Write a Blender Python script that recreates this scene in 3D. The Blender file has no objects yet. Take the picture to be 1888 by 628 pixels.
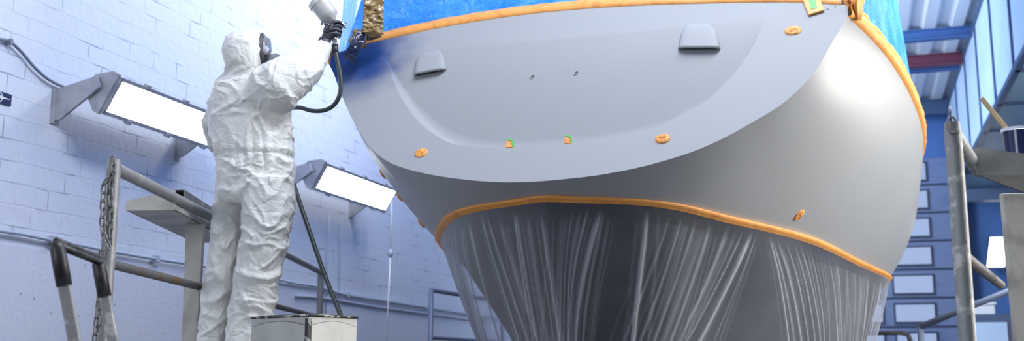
import bpy, bmesh, math, random
from math import sin, cos, pi, radians, sqrt, exp, log
from mathutils import Vector, Matrix, noise
random.seed(7)
S = bpy.context.scene
COL = S.collection

# ------------------------------------------------------------------ camera
HC = 1.6                       # camera height above the hall floor
FOC = 2023.0
PIT, YAW = radians(10), radians(17.5)
HD = Vector((-sin(YAW), cos(YAW), 0)); RT = Vector((cos(YAW), sin(YAW), 0)); UPZ = Vector((0, 0, 1))
FW = HD*cos(PIT) + UPZ*sin(PIT); UV = -HD*sin(PIT) + UPZ*cos(PIT)
CAM = Vector((0, 0, HC))
cd = bpy.data.cameras.new('camera'); cam = bpy.data.objects.new('camera', cd); COL.objects.link(cam)
cam.location = CAM; cam.rotation_euler = (pi/2 + PIT, 0, YAW)
cd.sensor_width = 36; cd.lens = FOC/1888*36; cd.clip_start = .05; cd.clip_end = 200
cd.dof.use_dof = True; cd.dof.focus_distance = 5.6; cd.dof.aperture_fstop = 2.4
S.camera = cam

# ------------------------------------------------------------------ light and exposure
S.view_settings.view_transform = 'Standard'; S.view_settings.look = 'None'
S.view_settings.gamma = 1; S.view_settings.use_curve_mapping = False
S.view_settings.exposure = -0.1
W = bpy.data.worlds.new('world'); S.world = W; W.use_nodes = True
bg = W.node_tree.nodes['Background']; bg.inputs[0].default_value = (.62, .74, 1, 1); bg.inputs[1].default_value = .28

def area(name, loc, target, sx, sy, power, col):
    l = bpy.data.lights.new(name, 'AREA'); l.shape = 'RECTANGLE'; l.size = sx; l.size_y = sy
    l.energy = power; l.color = col
    o = bpy.data.objects.new(name, l); COL.objects.link(o); o.location = loc
    o.rotation_euler = (Vector(target) - Vector(loc)).to_track_quat('-Z', 'Y').to_euler()
    return o
area('ceiling_light_aft', (-.4, 4.35, 6.6), (-1.2, 4.9, 1.0), 3.6, .9, 325, (.84, .89, 1))
area('ceiling_light_wall', (-3.7, 9.5, 6.65), (-5.2, 10.2, .9), .8, 14, 630, (.97, .98, 1))
area('fill_light_aft', (-5.2, -5, 3.4), (-4.6, 8.0, 1.6), 4.0, 3.2, 270, (.92, .95, 1))  # added fill from behind the camera to lift the lower wall; no door there
area('ceiling_light_right', (3.8, 6.5, 6.4), (.3, 7.5, 2.6), 1.5, 4, 420, (1, .96, .88))
area('side_light_right', (5.4, 6.9, 2.9), (.3, 7.8, 2.6), 2.6, 2.8, 530, (1, .95, .86))
area('side_light_forward', (5.6, 13.0, 2.9), (.5, 10.0, 2.6), .7, 2.2, 160, (1, .96, .88))
area('hall_light_far', (-1.5, 16, 6.6), (2.2, 18, 4.0), 2, 10, 1100, (.74, .85, 1))
area('hall_light_end', (-1.8, 20.5, 6.4), (.5, 24, 1.5), 4, 1.5, 170, (.70, .82, 1))

# ------------------------------------------------------------------ helpers
def ray(px, py): return FW*FOC + RT*(px-944) + UV*(314-py)
def atD(px, py, D):
    d = ray(px, py); return CAM + d*(D/d.dot(HD))
def atx(px, py, x):
    d = ray(px, py); return CAM + d*(x/d.x)
def aty(px, py, y):
    d = ray(px, py); return CAM + d*(y/d.y)
def atz(px, py, z):
    d = ray(px, py); return CAM + d*((z-HC)/d.z)
def proj(P):
    q = P - CAM; f = q.dot(FW); return 944 + FOC*q.dot(RT)/f, 314 - FOC*q.dot(UV)/f
def lerp(a, b, t): return a + (b-a)*t
def tab(T, x):
    "smooth (Catmull-Rom) table look-up"
    if x <= T[0][0]: return T[0][1]
    if x >= T[-1][0]: return T[-1][1]
    for i in range(len(T)-1):
        if T[i][0] <= x <= T[i+1][0]:
            x0, y0 = T[i]; x1, y1 = T[i+1]; h = x1-x0; t = (x-x0)/h
            m0 = (y1-T[i-1][1])/(x1-T[i-1][0]) if i > 0 else (y1-y0)/h
            m1 = (T[i+2][1]-y0)/(T[i+2][0]-x0) if i+2 < len(T) else (y1-y0)/h
            s = (y1-y0)/h
            if s == 0: m0 = m1 = 0
            else:
                m0 = max(min(m0/s, 3), 0)*s; m1 = max(min(m1/s, 3), 0)*s
            t2, t3 = t*t, t*t*t
            return (2*t3-3*t2+1)*y0 + (t3-2*t2+t)*h*m0 + (-2*t3+3*t2)*y1 + (t3-t2)*h*m1
def sm(t): t = max(0., min(1., t)); return t*t*(3-2*t)
def crom(P, n):
    "smooth polyline through the points"
    out = []
    P = [Vector(p) for p in P]
    for i in range(len(P)-1):
        p0 = P[max(i-1, 0)]; p1 = P[i]; p2 = P[i+1]; p3 = P[min(i+2, len(P)-1)]
        for k in range(n):
            t = k/n
            out.append(.5*((2*p1)+(p2-p0)*t+(2*p0-5*p1+4*p2-p3)*t*t+(3*p1-p0-3*p2+p3)*t**3))
    out.append(P[-1]); return out

class MB:
    def __init__(s): s.v = []; s.f = []
    def grid(s, rows, closed=False, flip=False):
        b = len(s.v); n = len(rows[0])
        for r in rows: s.v += [Vector(p) for p in r]
        for i in range(len(rows)-1):
            for j in range(n if closed else n-1):
                q = (b+i*n+j, b+i*n+(j+1) % n, b+(i+1)*n+(j+1) % n, b+(i+1)*n+j)
                s.f.append(q[::-1] if flip else q)
        return b
    def loft(s, rings, caps=True):
        b = s.grid(rings, closed=True); n = len(rings[0])
        if caps:
            s.f.append(tuple(range(b, b+n))[::-1]); e = b+(len(rings)-1)*n; s.f.append(tuple(range(e, e+n)))
    def tube(s, path, r, n=12, caps=True, up=None):
        path = [Vector(p) for p in path]; rings = []
        t0 = (path[1]-path[0]).normalized()
        u = up or (Vector((0, 0, 1)) if abs(t0.z) < .9 else Vector((1, 0, 0)))
        a = t0.cross(u).normalized()
        for i, p in enumerate(path):
            t = (path[min(i+1, len(path)-1)] - path[max(i-1, 0)]).normalized()
            a = (a - t*a.dot(t)).normalized(); c = t.cross(a)
            rr = r[i] if isinstance(r, (list, tuple)) else r
            rings.append([p + (a*cos(k*2*pi/n) + c*sin(k*2*pi/n))*rr for k in range(n)])
        s.loft(rings, caps)
    def hexa(s, p):
        "8 corners: bottom ring 0-3, top ring 4-7"
        b = len(s.v); s.v += [Vector(q) for q in p]
        for f in ((3, 2, 1, 0), (4, 5, 6, 7), (0, 1, 5, 4), (1, 2, 6, 5), (2, 3, 7, 6), (3, 0, 4, 7)):
            s.f.append(tuple(b+i for i in f))
    def box(s, x0, x1, y0, y1, z0, z1):
        s.hexa([(x0, y0, z0), (x1, y0, z0), (x1, y1, z0), (x0, y1, z0), (x0, y0, z1), (x1, y0, z1), (x1, y1, z1), (x0, y1, z1)])
    def obox(s, c, ax, ay, az):
        "box from centre and half-axis vectors"
        c = Vector(c)
        s.hexa([c-ax-ay-az, c+ax-ay-az, c+ax+ay-az, c-ax+ay-az, c-ax-ay+az, c+ax-ay+az, c+ax+ay+az, c-ax+ay+az])
    def prism(s, pts, d):
        "polygon extruded by vector d"
        b = len(s.v); n = len(pts); d = Vector(d)
        s.v += [Vector(p) for p in pts] + [Vector(p)+d for p in pts]
        s.f.append(tuple(range(b, b+n))[::-1]); s.f.append(tuple(range(b+n, b+2*n)))
        for i in range(n): j = (i+1) % n; s.f.append((b+i, b+j, b+n+j, b+n+i))
    def build(s, name, m, parent=None, smooth=False, bevel=0, auto=None):
        me = bpy.data.meshes.new(name); off = parent.matrix_world.translation if parent else Vector()
        off = ROOTS.get(parent.name, Vector()) if parent else Vector()
        me.from_pydata([tuple(v-off) for v in s.v], [], s.f); me.update()
        bm = bmesh.new(); bm.from_mesh(me); bmesh.ops.recalc_face_normals(bm, faces=bm.faces); bm.to_mesh(me); bm.free()
        for mm in (m if isinstance(m, (list, tuple)) else [m]): me.materials.append(mm)
        if smooth:
            for p in me.polygons: p.use_smooth = True
            if auto is not None:
                try: me.set_sharp_from_angle(angle=radians(auto))
                except Exception: pass
        o = bpy.data.objects.new(name, me); COL.objects.link(o)
        if parent: o.parent = parent; ROOTS[o.name] = off
        if bevel:
            b = o.modifiers.new('bevel', 'BEVEL'); b.width = bevel; b.segments = 2; b.limit_method = 'ANGLE'
        return o
ROOTS = {}
def tag(o, label, cat, group=None):
    o['label'] = label; o['category'] = cat
    if group: o['group'] = group
    return o
def thing(name, loc, label, cat, group=None):
    o = bpy.data.objects.new(name, None); COL.objects.link(o); o.location = loc; o.empty_display_size = .1
    ROOTS[o.name] = Vector(loc); return tag(o, label, cat, group)
def struct(o): o['kind'] = 'structure'; return o

# ------------------------------------------------------------------ materials
def mat(name, col, rough=.5, metal=0, spec=.5):
    m = bpy.data.materials.new(name); m.use_nodes = True
    b = m.node_tree.nodes['Principled BSDF']
    b.inputs['Base Color'].default_value = (*col, 1); b.inputs['Roughness'].default_value = rough
    b.inputs['Metallic'].default_value = metal; b.inputs['Specular IOR Level'].default_value = spec
    return m
def N(m, t, **kw):
    n = m.node_tree.nodes.new(t)
    for k, v in kw.items(): setattr(n, k, v)
    return n
def L(m, a, b): m.node_tree.links.new(a, b)
def BS(m): return m.node_tree.nodes['Principled BSDF']
def noisy(m, c2, scale=6, lo=.45, hi=.65, detail=6, bump=0, bscale=None, rough2=None, distort=0, stretch=None):
    "second colour in noise-shaped patches (wear, dirt) and an optional bump"
    b = BS(m); tc = N(m, 'ShaderNodeTexCoord'); vec = tc.outputs['Object']
    if stretch:
        mp = N(m, 'ShaderNodeMapping'); mp.inputs['Scale'].default_value = stretch; L(m, vec, mp.inputs[0]); vec = mp.outputs[0]
    n = N(m, 'ShaderNodeTexNoise'); n.inputs['Scale'].default_value = scale; n.inputs['Detail'].default_value = detail
    n.inputs['Distortion'].default_value = distort; L(m, vec, n.inputs['Vector'])
    r = N(m, 'ShaderNodeMapRange'); r.inputs[1].default_value = lo; r.inputs[2].default_value = hi; L(m, n.outputs[0], r.inputs[0])
    x = N(m, 'ShaderNodeMix', data_type='RGBA'); x.inputs[6].default_value = b.inputs['Base Color'].default_value; x.inputs[7].default_value = (*c2, 1)
    L(m, r.outputs[0], x.inputs[0]); L(m, x.outputs[2], b.inputs['Base Color'])
    if bump:
        n2 = N(m, 'ShaderNodeTexNoise'); n2.inputs['Scale'].default_value = bscale or scale*4; n2.inputs['Detail'].default_value = 5
        L(m, vec, n2.inputs['Vector'])
        bp = N(m, 'ShaderNodeBump'); bp.inputs['Strength'].default_value = bump; bp.inputs['Distance'].default_value = .01
        L(m, n2.outputs[0], bp.inputs['Height']); L(m, bp.outputs[0], b.inputs['Normal'])
    return m
def emit(name, col, st):
    m = mat(name, (.9, .9, .9), .3); b = BS(m)
    b.inputs['Emission Color'].default_value = (*col, 1); b.inputs['Emission Strength'].default_value = st; return m

# painted block wall
def wall_material():
    m = mat('painted_brick', (.71, .75, .85), .55)
    b = BS(m); tc = N(m, 'ShaderNodeTexCoord'); mp = N(m, 'ShaderNodeMapping'); mp.inputs['Rotation'].default_value = (0, 0, 0)
    sx = N(m, 'ShaderNodeSeparateXYZ'); cx = N(m, 'ShaderNodeCombineXYZ')
    L(m, tc.outputs['Object'], sx.inputs[0])
    wob = N(m, 'ShaderNodeTexNoise'); wob.inputs['Scale'].default_value = 2.2; L(m, tc.outputs['Object'], wob.inputs['Vector'])
    wa = N(m, 'ShaderNodeMath', operation='MULTIPLY_ADD'); wa.inputs[1].default_value = .03; L(m, wob.outputs[0], wa.inputs[0]); L(m, sx.outputs[2], wa.inputs[2])
    L(m, sx.outputs[1], cx.inputs[0]); L(m, wa.outputs[0], cx.inputs[1])
    br = N(m, 'ShaderNodeTexBrick'); br.inputs['Scale'].default_value = 1; br.inputs['Brick Width'].default_value = .30; br.inputs['Row Height'].default_value = .138
    br.inputs['Mortar Size'].default_value = .006; br.inputs['Mortar Smooth'].default_value = .3
    L(m, cx.outputs[0], br.inputs['Vector'])
    n1 = N(m, 'ShaderNodeTexNoise'); n1.inputs['Scale'].default_value = 3.5; n1.inputs['Detail'].default_value = 5; L(m, tc.outputs['Object'], n1.inputs['Vector'])
    r1 = N(m, 'ShaderNodeMapRange'); r1.inputs[1].default_value = .50; r1.inputs[2].default_value = .66; r1.inputs[3].default_value = .03; r1.inputs[4].default_value = .8
    L(m, n1.outputs[0], r1.inputs[0])
    fm = N(m, 'ShaderNodeMath', operation='MULTIPLY'); L(m, br.outputs['Fac'], fm.inputs[0]); L(m, r1.outputs[0], fm.inputs[1])
    x = N(m, 'ShaderNodeMix', data_type='RGBA'); x.inputs[6].default_value = (.71, .75, .85, 1); x.inputs[7].default_value = (.24, .27, .35, 1)
    L(m, fm.outputs[0], x.inputs[0]); L(m, x.outputs[2], b.inputs['Base Color'])
    n2 = N(m, 'ShaderNodeTexNoise'); n2.inputs['Scale'].default_value = 14; n2.inputs['Detail'].default_value = 6; L(m, tc.outputs['Object'], n2.inputs['Vector'])
    inv = N(m, 'ShaderNodeMath', operation='MULTIPLY_ADD'); inv.inputs[1].default_value = -.45; L(m, br.outputs['Fac'], inv.inputs[0]); L(m, n2.outputs[0], inv.inputs[2])
    bp = N(m, 'ShaderNodeBump'); bp.inputs['Strength'].default_value = .5; bp.inputs['Distance'].default_value = .012
    L(m, inv.outputs[0], bp.inputs['Height']); L(m, bp.outputs[0], b.inputs['Normal'])
    return m
def plaster_material():
    m = mat('painted_plaster', (.70, .74, .85), .6); b = BS(m)
    tc = N(m, 'ShaderNodeTexCoord')
    v = N(m, 'ShaderNodeTexVoronoi'); v.inputs['Scale'].default_value = 9; L(m, tc.outputs['Object'], v.inputs['Vector'])
    n = N(m, 'ShaderNodeTexNoise'); n.inputs['Scale'].default_value = 40; L(m, tc.outputs['Object'], n.inputs['Vector'])
    a = N(m, 'ShaderNodeMath', operation='MULTIPLY_ADD'); a.inputs[1].default_value = .16; L(m, n.outputs[0], a.inputs[0]); L(m, v.outputs['Distance'], a.inputs[2])
    r = N(m, 'ShaderNodeMapRange'); r.inputs[1].default_value = .14; r.inputs[2].default_value = .17; L(m, a.outputs[0], r.inputs[0])
    x = N(m, 'ShaderNodeMix', data_type='RGBA'); x.inputs[6].default_value = (.30, .34, .45, 1); x.inputs[7].default_value = (.70, .74, .85, 1)
    L(m, r.outputs[0], x.inputs[0]); L(m, x.outputs[2], b.inputs['Base Color'])
    bp = N(m, 'ShaderNodeBump'); bp.inputs['Strength'].default_value = .35; bp.inputs['Distance'].default_value = .01
    L(m, n.outputs[0], bp.inputs['Height']); L(m, bp.outputs[0], b.inputs['Normal'])
    return m
M = {}
M['brick'] = wall_material(); M['plaster'] = plaster_material()
M['concrete'] = noisy(mat('concrete_floor', (.10, .105, .12), .6), (.07, .075, .09), 2, bump=.2)
M['ceil'] = mat('corrugated_sheet', (.62, .64, .70), .5)
M['bluesteel'] = mat('blue_painted_steel', (.055, .13, .33), .45)
M['redsteel'] = mat('red_oxide_steel', (.16, .04, .07), .5)
M['darkblue'] = mat('dark_blue_wall', (.06, .16, .42), .6)
M['door'] = noisy(mat('sectional_door', (.15, .20, .35), .5), (.12, .165, .30), 3, stretch=(1, 1, 9))
M['doordark'] = mat('door_seam', (.03, .045, .10), .6)
M['glow_pane'] = emit('daylit_pane', (.50, .64, 1), .62); BS(M['glow_pane']).inputs['Base Color'].default_value = (.06, .08, .12, 1)
M['pale_panel'] = noisy(mat('pale_blue_panel', (.56, .72, .92), .4), (.48, .66, .90), 1.2)
M['mullion'] = mat('panel_joint', (.05, .09, .18), .4)
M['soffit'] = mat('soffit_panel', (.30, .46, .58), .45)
M['galv'] = noisy(mat('galvanised_steel', (.22, .225, .23), .5, .35), (.36, .36, .35), 16, .55, .75, bump=.1)
M['galv_dull'] = noisy(mat('weathered_steel', (.27, .28, .28), .55, .3), (.46, .46, .45), 20, .57, .64, bump=.2)
M['rust'] = noisy(mat('rusty_steel', (.10, .10, .105), .6, .3), (.12, .065, .03), 5, .52, .64, bump=.3)
M['darkrail'] = noisy(mat('dark_steel_tube', (.13, .14, .17), .5, .5), (.20, .21, .24), 12)
M['greyblue'] = mat('grey_blue_steel', (.16, .20, .30), .5, .3)
M['chainsteel'] = mat('chain_steel', (.20, .20, .20), .5, .5)
M['tray'] = noisy(mat('tray_sheet', (.42, .41, .37), .5, .3), (.30, .29, .27), 7, .45, .65, bump=.1)
M['legsteel'] = noisy(mat('leg_sheet', (.46, .45, .41), .6, .1), (.33, .32, .29), 10, .5, .7, bump=.15)
M['black'] = noisy(mat('black_rubber', (.012, .012, .014), .45), (.05, .05, .055), 20)
M['chrome'] = mat('chrome', (.75, .77, .8), .18, 1)
M['lampbody'] = noisy(mat('lamp_housing', (.46, .48, .52), .5, .15), (.34, .36, .40), 8, bump=.1)
M['lampglass'] = emit('lamp_glass', (.95, .98, 1), 10)
M['lampdim'] = emit('far_lamp_glass', (.95, .98, 1), 6)
M['cable'] = mat('grey_cable', (.20, .24, .31), .5)
M['conduit'] = mat('painted_conduit', (.46, .52, .64), .5)
M['navy'] = mat('sign_navy', (.012, .025, .09), .4); M['white'] = mat('white_paint', (.85, .87, .9), .4)
M['tape'] = noisy(mat('orange_masking_tape', (.78, .34, .075), .5), (.62, .235, .045), 11, .45, .75, bump=.3, bscale=40, distort=1.5)
M['green'] = mat('green_tape', (.07, .50, .08), .5)
M['cream'] = noisy(mat('dirty_cream_sheet', (.47, .47, .44), .45), (.37, .37, .35), 9, .5, .8)
M['grime'] = noisy(mat('black_grime', (.02, .02, .022), .6), (.35, .35, .33), 26, .52, .58)
M['cuptrans'] = mat('clear_cup', (.75, .80, .88), .3); BS(M['cuptrans']).inputs['Transmission Weight'].default_value = .5
M['bluepaint'] = mat('dark_blue_paint', (.01, .018, .075), .12)
M['wood'] = noisy(mat('stir_wood', (.50, .38, .22), .6), (.34, .24, .13), 10, stretch=(8, 8, 1))
M['gloves'] = noisy(mat('black_nitrile', (.022, .022, .030), .38), (.04, .04, .055), 14, bump=.4, bscale=60)
M['maskrubber'] = mat('mask_rubber', (.05, .05, .06), .5)
M['filter'] = mat('filter_grey', (.14, .14, .17), .55)
M['skin'] = mat('skin', (.55, .36, .27), .55)
M['hose'] = mat('air_hose', (.045, .062, .060), .42)
M['gun_cup'] = mat('cup_plastic', (.50, .50, .49), .3)
M['gun_lid'] = mat('cup_lid', (.66, .66, .63), .4)
M['boot'] = mat('boot_rubber', (.03, .03, .03), .5)
visor = mat('visor', (.9, .95, 1), .05); BS(visor).inputs['Transmission Weight'].default_value = .8; M['visor'] = visor

# ------------------------------------------------------------------ setting
XW = -5.15
mb = MB(); mb.box(-16, 16, -16, 26, -.15, 0); struct(mb.build('floor', M['concrete']))
mb = MB(); mb.box(XW-.3, XW, -1.5, 25, HC+.745, 7.0); struct(mb.build('wall_left', M['brick']))
mb = MB(); mb.box(XW-.3, XW+.014, -1.5, 25, 0, HC+.745); struct(mb.build('wall_left_plinth', M['plaster']))
mb = MB(); mb.box(-6, 9, 24.0, 24.3, 0, 7.0); struct(mb.build('wall_back', M['darkblue']))
mb = MB(); mb.box(8.7, 9.0, 3, 24, 0, 7.0); struct(mb.build('wall_right', M['darkblue']))
# corrugated ceiling, ribs running away from the camera
ZC = HC+5.2
mb = MB(); prof = []
x = -5.45
while x < 9:
    prof += [(x, .0), (x+.10, .0), (x+.15, .07), (x+.30, .07), (x+.35, .0)]; x += .42
mb.grid([[Vector((px, y, ZC+.08+pz)) for px, pz in prof] for y in (-1.5, 24.2)])
o = struct(mb.build('ceiling', M['ceil']))
sol = o.modifiers.new('solid', 'SOLIDIFY'); sol.thickness = .02; sol.offset = 1
for i, (y, h, m) in enumerate([(18.2, .17, 'bluesteel'), (19.75, .20, 'redsteel'), (20.35, .14, 'bluesteel'), (23.3, .3, 'mullion'), (12.0, .2, 'bluesteel')]):
    mb = MB(); mb.box(-5.1, 1.9, y-.08, y+.08, ZC+.08-.015, ZC+.08); mb.box(-5.1, 1.9, y-.012, y+.012, ZC+.08-h, ZC+.07); mb.box(-5.1, 1.9, y-.08, y+.08, ZC+.08-h, ZC+.08-h+.02)
    struct(mb.build('trim_%d' % (i+1), M[m]))
# sectional door in the back wall
dr = thing('door_1', (-1, 23.9, 0), 'dark blue sectional door with rows of windows in the far wall', 'door'); struct(dr)
mb = MB(); dm = MB()
for k in range(10):
    z0 = HC-1.58+k*.58; mb.box(-4.2, 2.0, 23.90, 23.98, z0+.02, z0+.56); dm.box(-4.2, 2.0, 23.93, 23.99, z0-.03, z0+.03)
mb.build('door_panel', M['door'], dr, bevel=.01); dm.build('door_seam', M['doordark'], dr)
for k in range(3, 10):
    z0 = HC-1.58+k*.58
    for c in (-.35, .65):
        f = MB(); f.box(c, c+.82, 23.86, 23.91, z0+.07, z0+.49); fo = f.build('window_frame', M['doordark'], dr)
        g = MB(); g.box(c+.04, c+.78, 23.84, 23.87, z0+.11, z0+.45); g.build('window_pane', M['glow_pane'], fo)
# overhead panelled box at upper right
XB = 1.923; ZB = HC+3.52
bx = thing('ventilation_box', (XB+1.5, 15, ZB), 'long pale blue panelled box hung under the ceiling at upper right', 'ventilation box')
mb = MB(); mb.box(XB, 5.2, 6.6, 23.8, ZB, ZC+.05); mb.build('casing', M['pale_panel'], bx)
mu = MB()
for y in (8.5, 10.3, 12.15, 14.0, 15.85, 17.75, 19.6, 21.5):
    mu.box(XB-.025, XB+.02, y-.035, y+.035, ZB-.02, ZC+.04)
mu.box(XB-.03, XB+.02, 6.6, 23.8, ZC-.05, ZC+.04)
mu.build('panel_joint', M['mullion'], bx)
so = MB(); fr = MB(); ys = [6.7, 8.5, 10.3, 12.15, 14.0, 15.85, 17.75, 19.6, 21.5, 23.7]
for a, b in zip(ys[:-1], ys[1:]):
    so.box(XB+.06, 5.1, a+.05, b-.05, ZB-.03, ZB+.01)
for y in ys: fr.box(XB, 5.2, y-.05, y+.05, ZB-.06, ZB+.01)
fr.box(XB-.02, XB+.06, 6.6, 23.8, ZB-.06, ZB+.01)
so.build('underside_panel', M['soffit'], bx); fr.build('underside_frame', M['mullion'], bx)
mb = MB(); mb.box(2.02, 6, 21.9, 22.2, HC+3.0, HC+3.22); struct(mb.build('trim_6', M['mullion']))
mb = MB(); mb.box(2.02, 2.14, 23.6, 23.98, 0, HC+3.6); struct(mb.build('trim_7', M['bluesteel']))

# ------------------------------------------------------------------ wall lamps, cable, conduits, sign
def wall_lamp(y0, y1, zc, label, glass):
    """trough lamp along the wall; glass tilted outwards and down"""
    t = thing('wall_lamp', (XW, (y0+y1)/2, zc), label, 'wall lamp', 'trough lamps on the brick wall')
    n = Vector((.86, -.0, -.50)); n.normalize(); yv = Vector((0, 1, 0)); u = n.cross(yv).normalized()
    if u.z < 0: u = -u
    c = Vector((XW+.40, (y0+y1)/2, zc)); hl = (y1-y0)/2; hw = .135
    b = MB()
    prof = [(-hw, 0), (hw, 0), (hw, -.05), (hw*.45, -.16), (-hw*.45, -.16), (-hw, -.05)]
    b.prism([c - yv*hl + u*p + n*q for p, q in prof], yv*2*hl); b.build('housing', M['lampbody'], t, bevel=.004)
    for sgn in (-1, 1):
        e = MB(); k = [(p*1.12, q*1.1+.008) for p, q in prof]
        e.prism([c + yv*sgn*hl + u*p + n*q for p, q in k], yv*sgn*.03); e.build('end_plate', M['lampbody'], t, bevel=.004)
    g = MB(); g.obox(c + n*.008, u*(hw-.022), yv*(hl-.02), n*.008); g.build('diffuser', glass, t)
    f = MB()
    for s in (-1, 1): f.obox(c + u*s*(hw-.008) + n*.010, u*.013, yv*hl, n*.012); f.obox(c + yv*s*(hl-.01) + n*.010, u*hw, yv*.012, n*.012)
    f.build('frame', M['lampbody'], t)
    for s in (-1, 1):
        for q in (-.62, 0, .62):
            k = MB(); k.obox(c + u*s*(hw+.006) + yv*hl*q + n*.012, u*.014, yv*.022, n*.016); k.build('clip', M['lampbody'], t)
    for s, yy in ((-1, -hl+.02), (1, hl-.14)):
        a = MB(); p0 = Vector((XW+.01, c.y+yy-.085*(s < 0), zc-.10)); w = yv*.012
        q = c - n*.08
        a.prism([(XW+.008, p0.y, zc-.17), (XW+.008, p0.y, zc+.05), (q.x, p0.y, q.z+.08), (q.x+.03, p0.y, q.z+.0), (XW+.06, p0.y, zc-.16)], (0, .02, 0))
        a.box(XW, XW+.012, p0.y-.03, p0.y+.05, zc-.19, zc+.06)
        a.build('bracket', M['lampbody'], t)
    return t
A0 = atx(208, 172, XW+.42); A1 = atx(428, 254, XW+.42)
wall_lamp(A0.y, A1.y, (A0.z+A1.z)/2, 'lit trough lamp on brick wall behind the painter, end plate and cable showing', M['lampglass'])
B0 = atx(592, 320, XW+.42); B1 = atx(722, 372, XW+.42)
wall_lamp(B0.y, B1.y, (B0.z+B1.z)/2, 'lit trough lamp on brick wall between painter and grey hull', M['lampglass'])
def wallpath(pts, off): return crom([atx(px, py, XW+off) for px, py in pts], 8)
mb = MB(); mb.tube(wallpath([(-40, 60), (0, 72), (18, 76), (40, 96), (62, 122), (88, 145), (118, 160), (150, 169), (168, 160), (183, 155)], .03), .011, 8)
mb.build('lamp_cable', M['cable'], None, True); tag(bpy.data.objects['lamp_cable'], 'loose grey cable sagging along brick wall to the large lamp', 'cable')
cl = MB(); P = atx(18, 77, XW+.03); cl.box(XW, XW+.05, P.y-.012, P.y+.012, P.z-.02, P.z+.02); tag(cl.build('cable_clip', M['cable'], bevel=.004), 'small clip holding the loose grey lamp cable on the wall', 'clip')
ct = thing('wall_conduit', (XW, 8, HC+.7), 'long painted conduit running low along the white wall', 'conduit')
mb = MB(); mb.tube(wallpath([(-40, 418), (0, 425), (40, 431), (90, 441), (150, 452), (205, 463), (300, 479), (400, 494), (480, 508), (540, 521), (580, 527), (640, 543), (720, 556), (790, 567), (870, 580), (960, 592)], .035), .013, 8)
mb.build('pipe', M['conduit'], ct, True)
for q in [(95, 442), (287, 477), (640, 543), (785, 566)]:
    k = MB(); P = atx(*q, XW+.03); k.box(XW, XW+.06, P.y-.02, P.y+.02, P.z-.028, P.z+.028); k.build('conduit_clip', M['conduit'], ct, bevel=.005)
cm = MB(); cm.tube(wallpath([(545, 545), (600, 550), (700, 566), (800, 580), (900, 594)], .03), .011, 8)
tag(cm.build('lower_wall_cable', M['conduit'], None, True), 'second thin cable low on the wall beside the hull, below the conduit', 'cable')
for (xa, ya, xb, yb, lab) in [(607, 395, 600, 590, 'thin vertical cable below the second lamp, nearer the painter'), (630, 400, 624, 590, 'thin vertical cable below the second lamp, nearer the hull')]:
    k = MB(); k.tube([atx(xa, ya, XW+.03), atx(xb, yb, XW+.03)], .006, 6); tag(k.build('wall_cable', M['conduit'], None, True), lab, 'cable', 'vertical wall cables')
pc = thing('pull_cord', atx(712, 640, XW+.25), 'pale vertical pull cord with a knob hanging by the wall left of the hull', 'cord')
k = MB(); p0 = atx(723, 340, XW+.3); p1 = atx(720, 468, XW+.3); p2 = atx(712, 640, XW+.3)
k.tube([p0, p1], .010, 8); k.tube([p1, p2], .008, 8); k.build('cord', M['white'], pc, True)
k = MB(); k.tube([p1+Vector((0, 0, .06)), p1+Vector((0, 0, .03)), p1, p1-Vector((0, 0, .04))], [.008, .03, .034, .01], 10); k.build('knob', M['conduit'], pc, True)
# sign
sg = thing('wall_sign', atx(5, 182, XW+.01), 'small navy sign with white four pointed star at left edge of wall', 'sign')
s0 = atx(22, 176, XW+.012); zt = atx(22, 175, XW+.01).z; zb_ = atx(22, 196, XW+.01).z; yr = s0.y; wdt = .30
mb = MB(); mb.box(XW, XW+.012, yr-wdt, yr, zb_, zt); mb.build('plate', M['navy'], sg)
cy = yr-.115; cz = (zt+zb_)/2
st = []
for i in range(8):
    a = i*pi/4; r = (.10 if i % 4 == 0 else .052) if i % 2 == 0 else .014
    st.append((XW+.013, cy+cos(a)*r, cz+sin(a)*r))
mb = MB(); mb.prism(st, (.003, 0, 0)); mb.build('star', M['white'], sg)
mb = MB()
for i in range(24):
    a0, a1 = i*pi/12, (i+1)*pi/12
    if i % 6 in (0, 5): continue
    mb.prism([(XW+.013, cy+cos(a)*r, cz+sin(a)*r) for a, r in ((a0, .030), (a1, .030), (a1, .036), (a0, .036))], (.002, 0, 0))
mb.build('ring', M['white'], sg)

# ------------------------------------------------------------------ yacht
XC = -1.44                                     # centre plane; all z below are relative to the camera height
def zr(z): return z + HC
OUT_R = [(.853, 0), (.856, .09), (.870, .295), (.914, .546), (.995, .791), (1.136, 1.034), (1.229, 1.158), (1.381, 1.284), (1.543, 1.364), (1.738, 1.457), (1.806, 1.46)]
OUT_L = [(.853, 0), (.858, .156), (.889, .387), (.939, .611), (1.008, .802), (1.125, .966), (1.304, 1.129), (1.481, 1.264), (1.647, 1.381), (1.722, 1.436), (1.80, 1.445)]
def yt(z): return 5.09 + .747*(z-1.056)        # transom plane
WD = [(4.8, 1.33), (5.6, 1.46), (6.03, 1.59), (6.71, 1.72), (7.47, 1.84), (8.48, 1.95), (9.38, 2.0), (10.3, 2.0), (12, 1.92), (14, 1.6), (16, .85), (17.2, .05)]
ZD = [(4.8, 1.74), (5.6, 1.745), (8, 1.72), (10, 1.74), (13, 1.85), (17.2, 2.1)]
WW = [(5.0, .02), (5.06, .08), (5.2, .33), (5.45, .60), (5.63, .73), (6.2, .95), (7, 1.18), (8.72, 1.45), (10, 1.67), (10.84, 1.76), (12.5, 1.72), (14, 1.35), (16, .55), (17.2, .02)]
ZBT = [(4.8, .86), (4.94, .853), (5.06, .78), (5.3, .64), (5.6, .54), (6, .42), (7, .20), (8, .05), (10, -.15), (12, -.2), (14, 0), (16, .5), (17.2, 1.2)]
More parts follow.
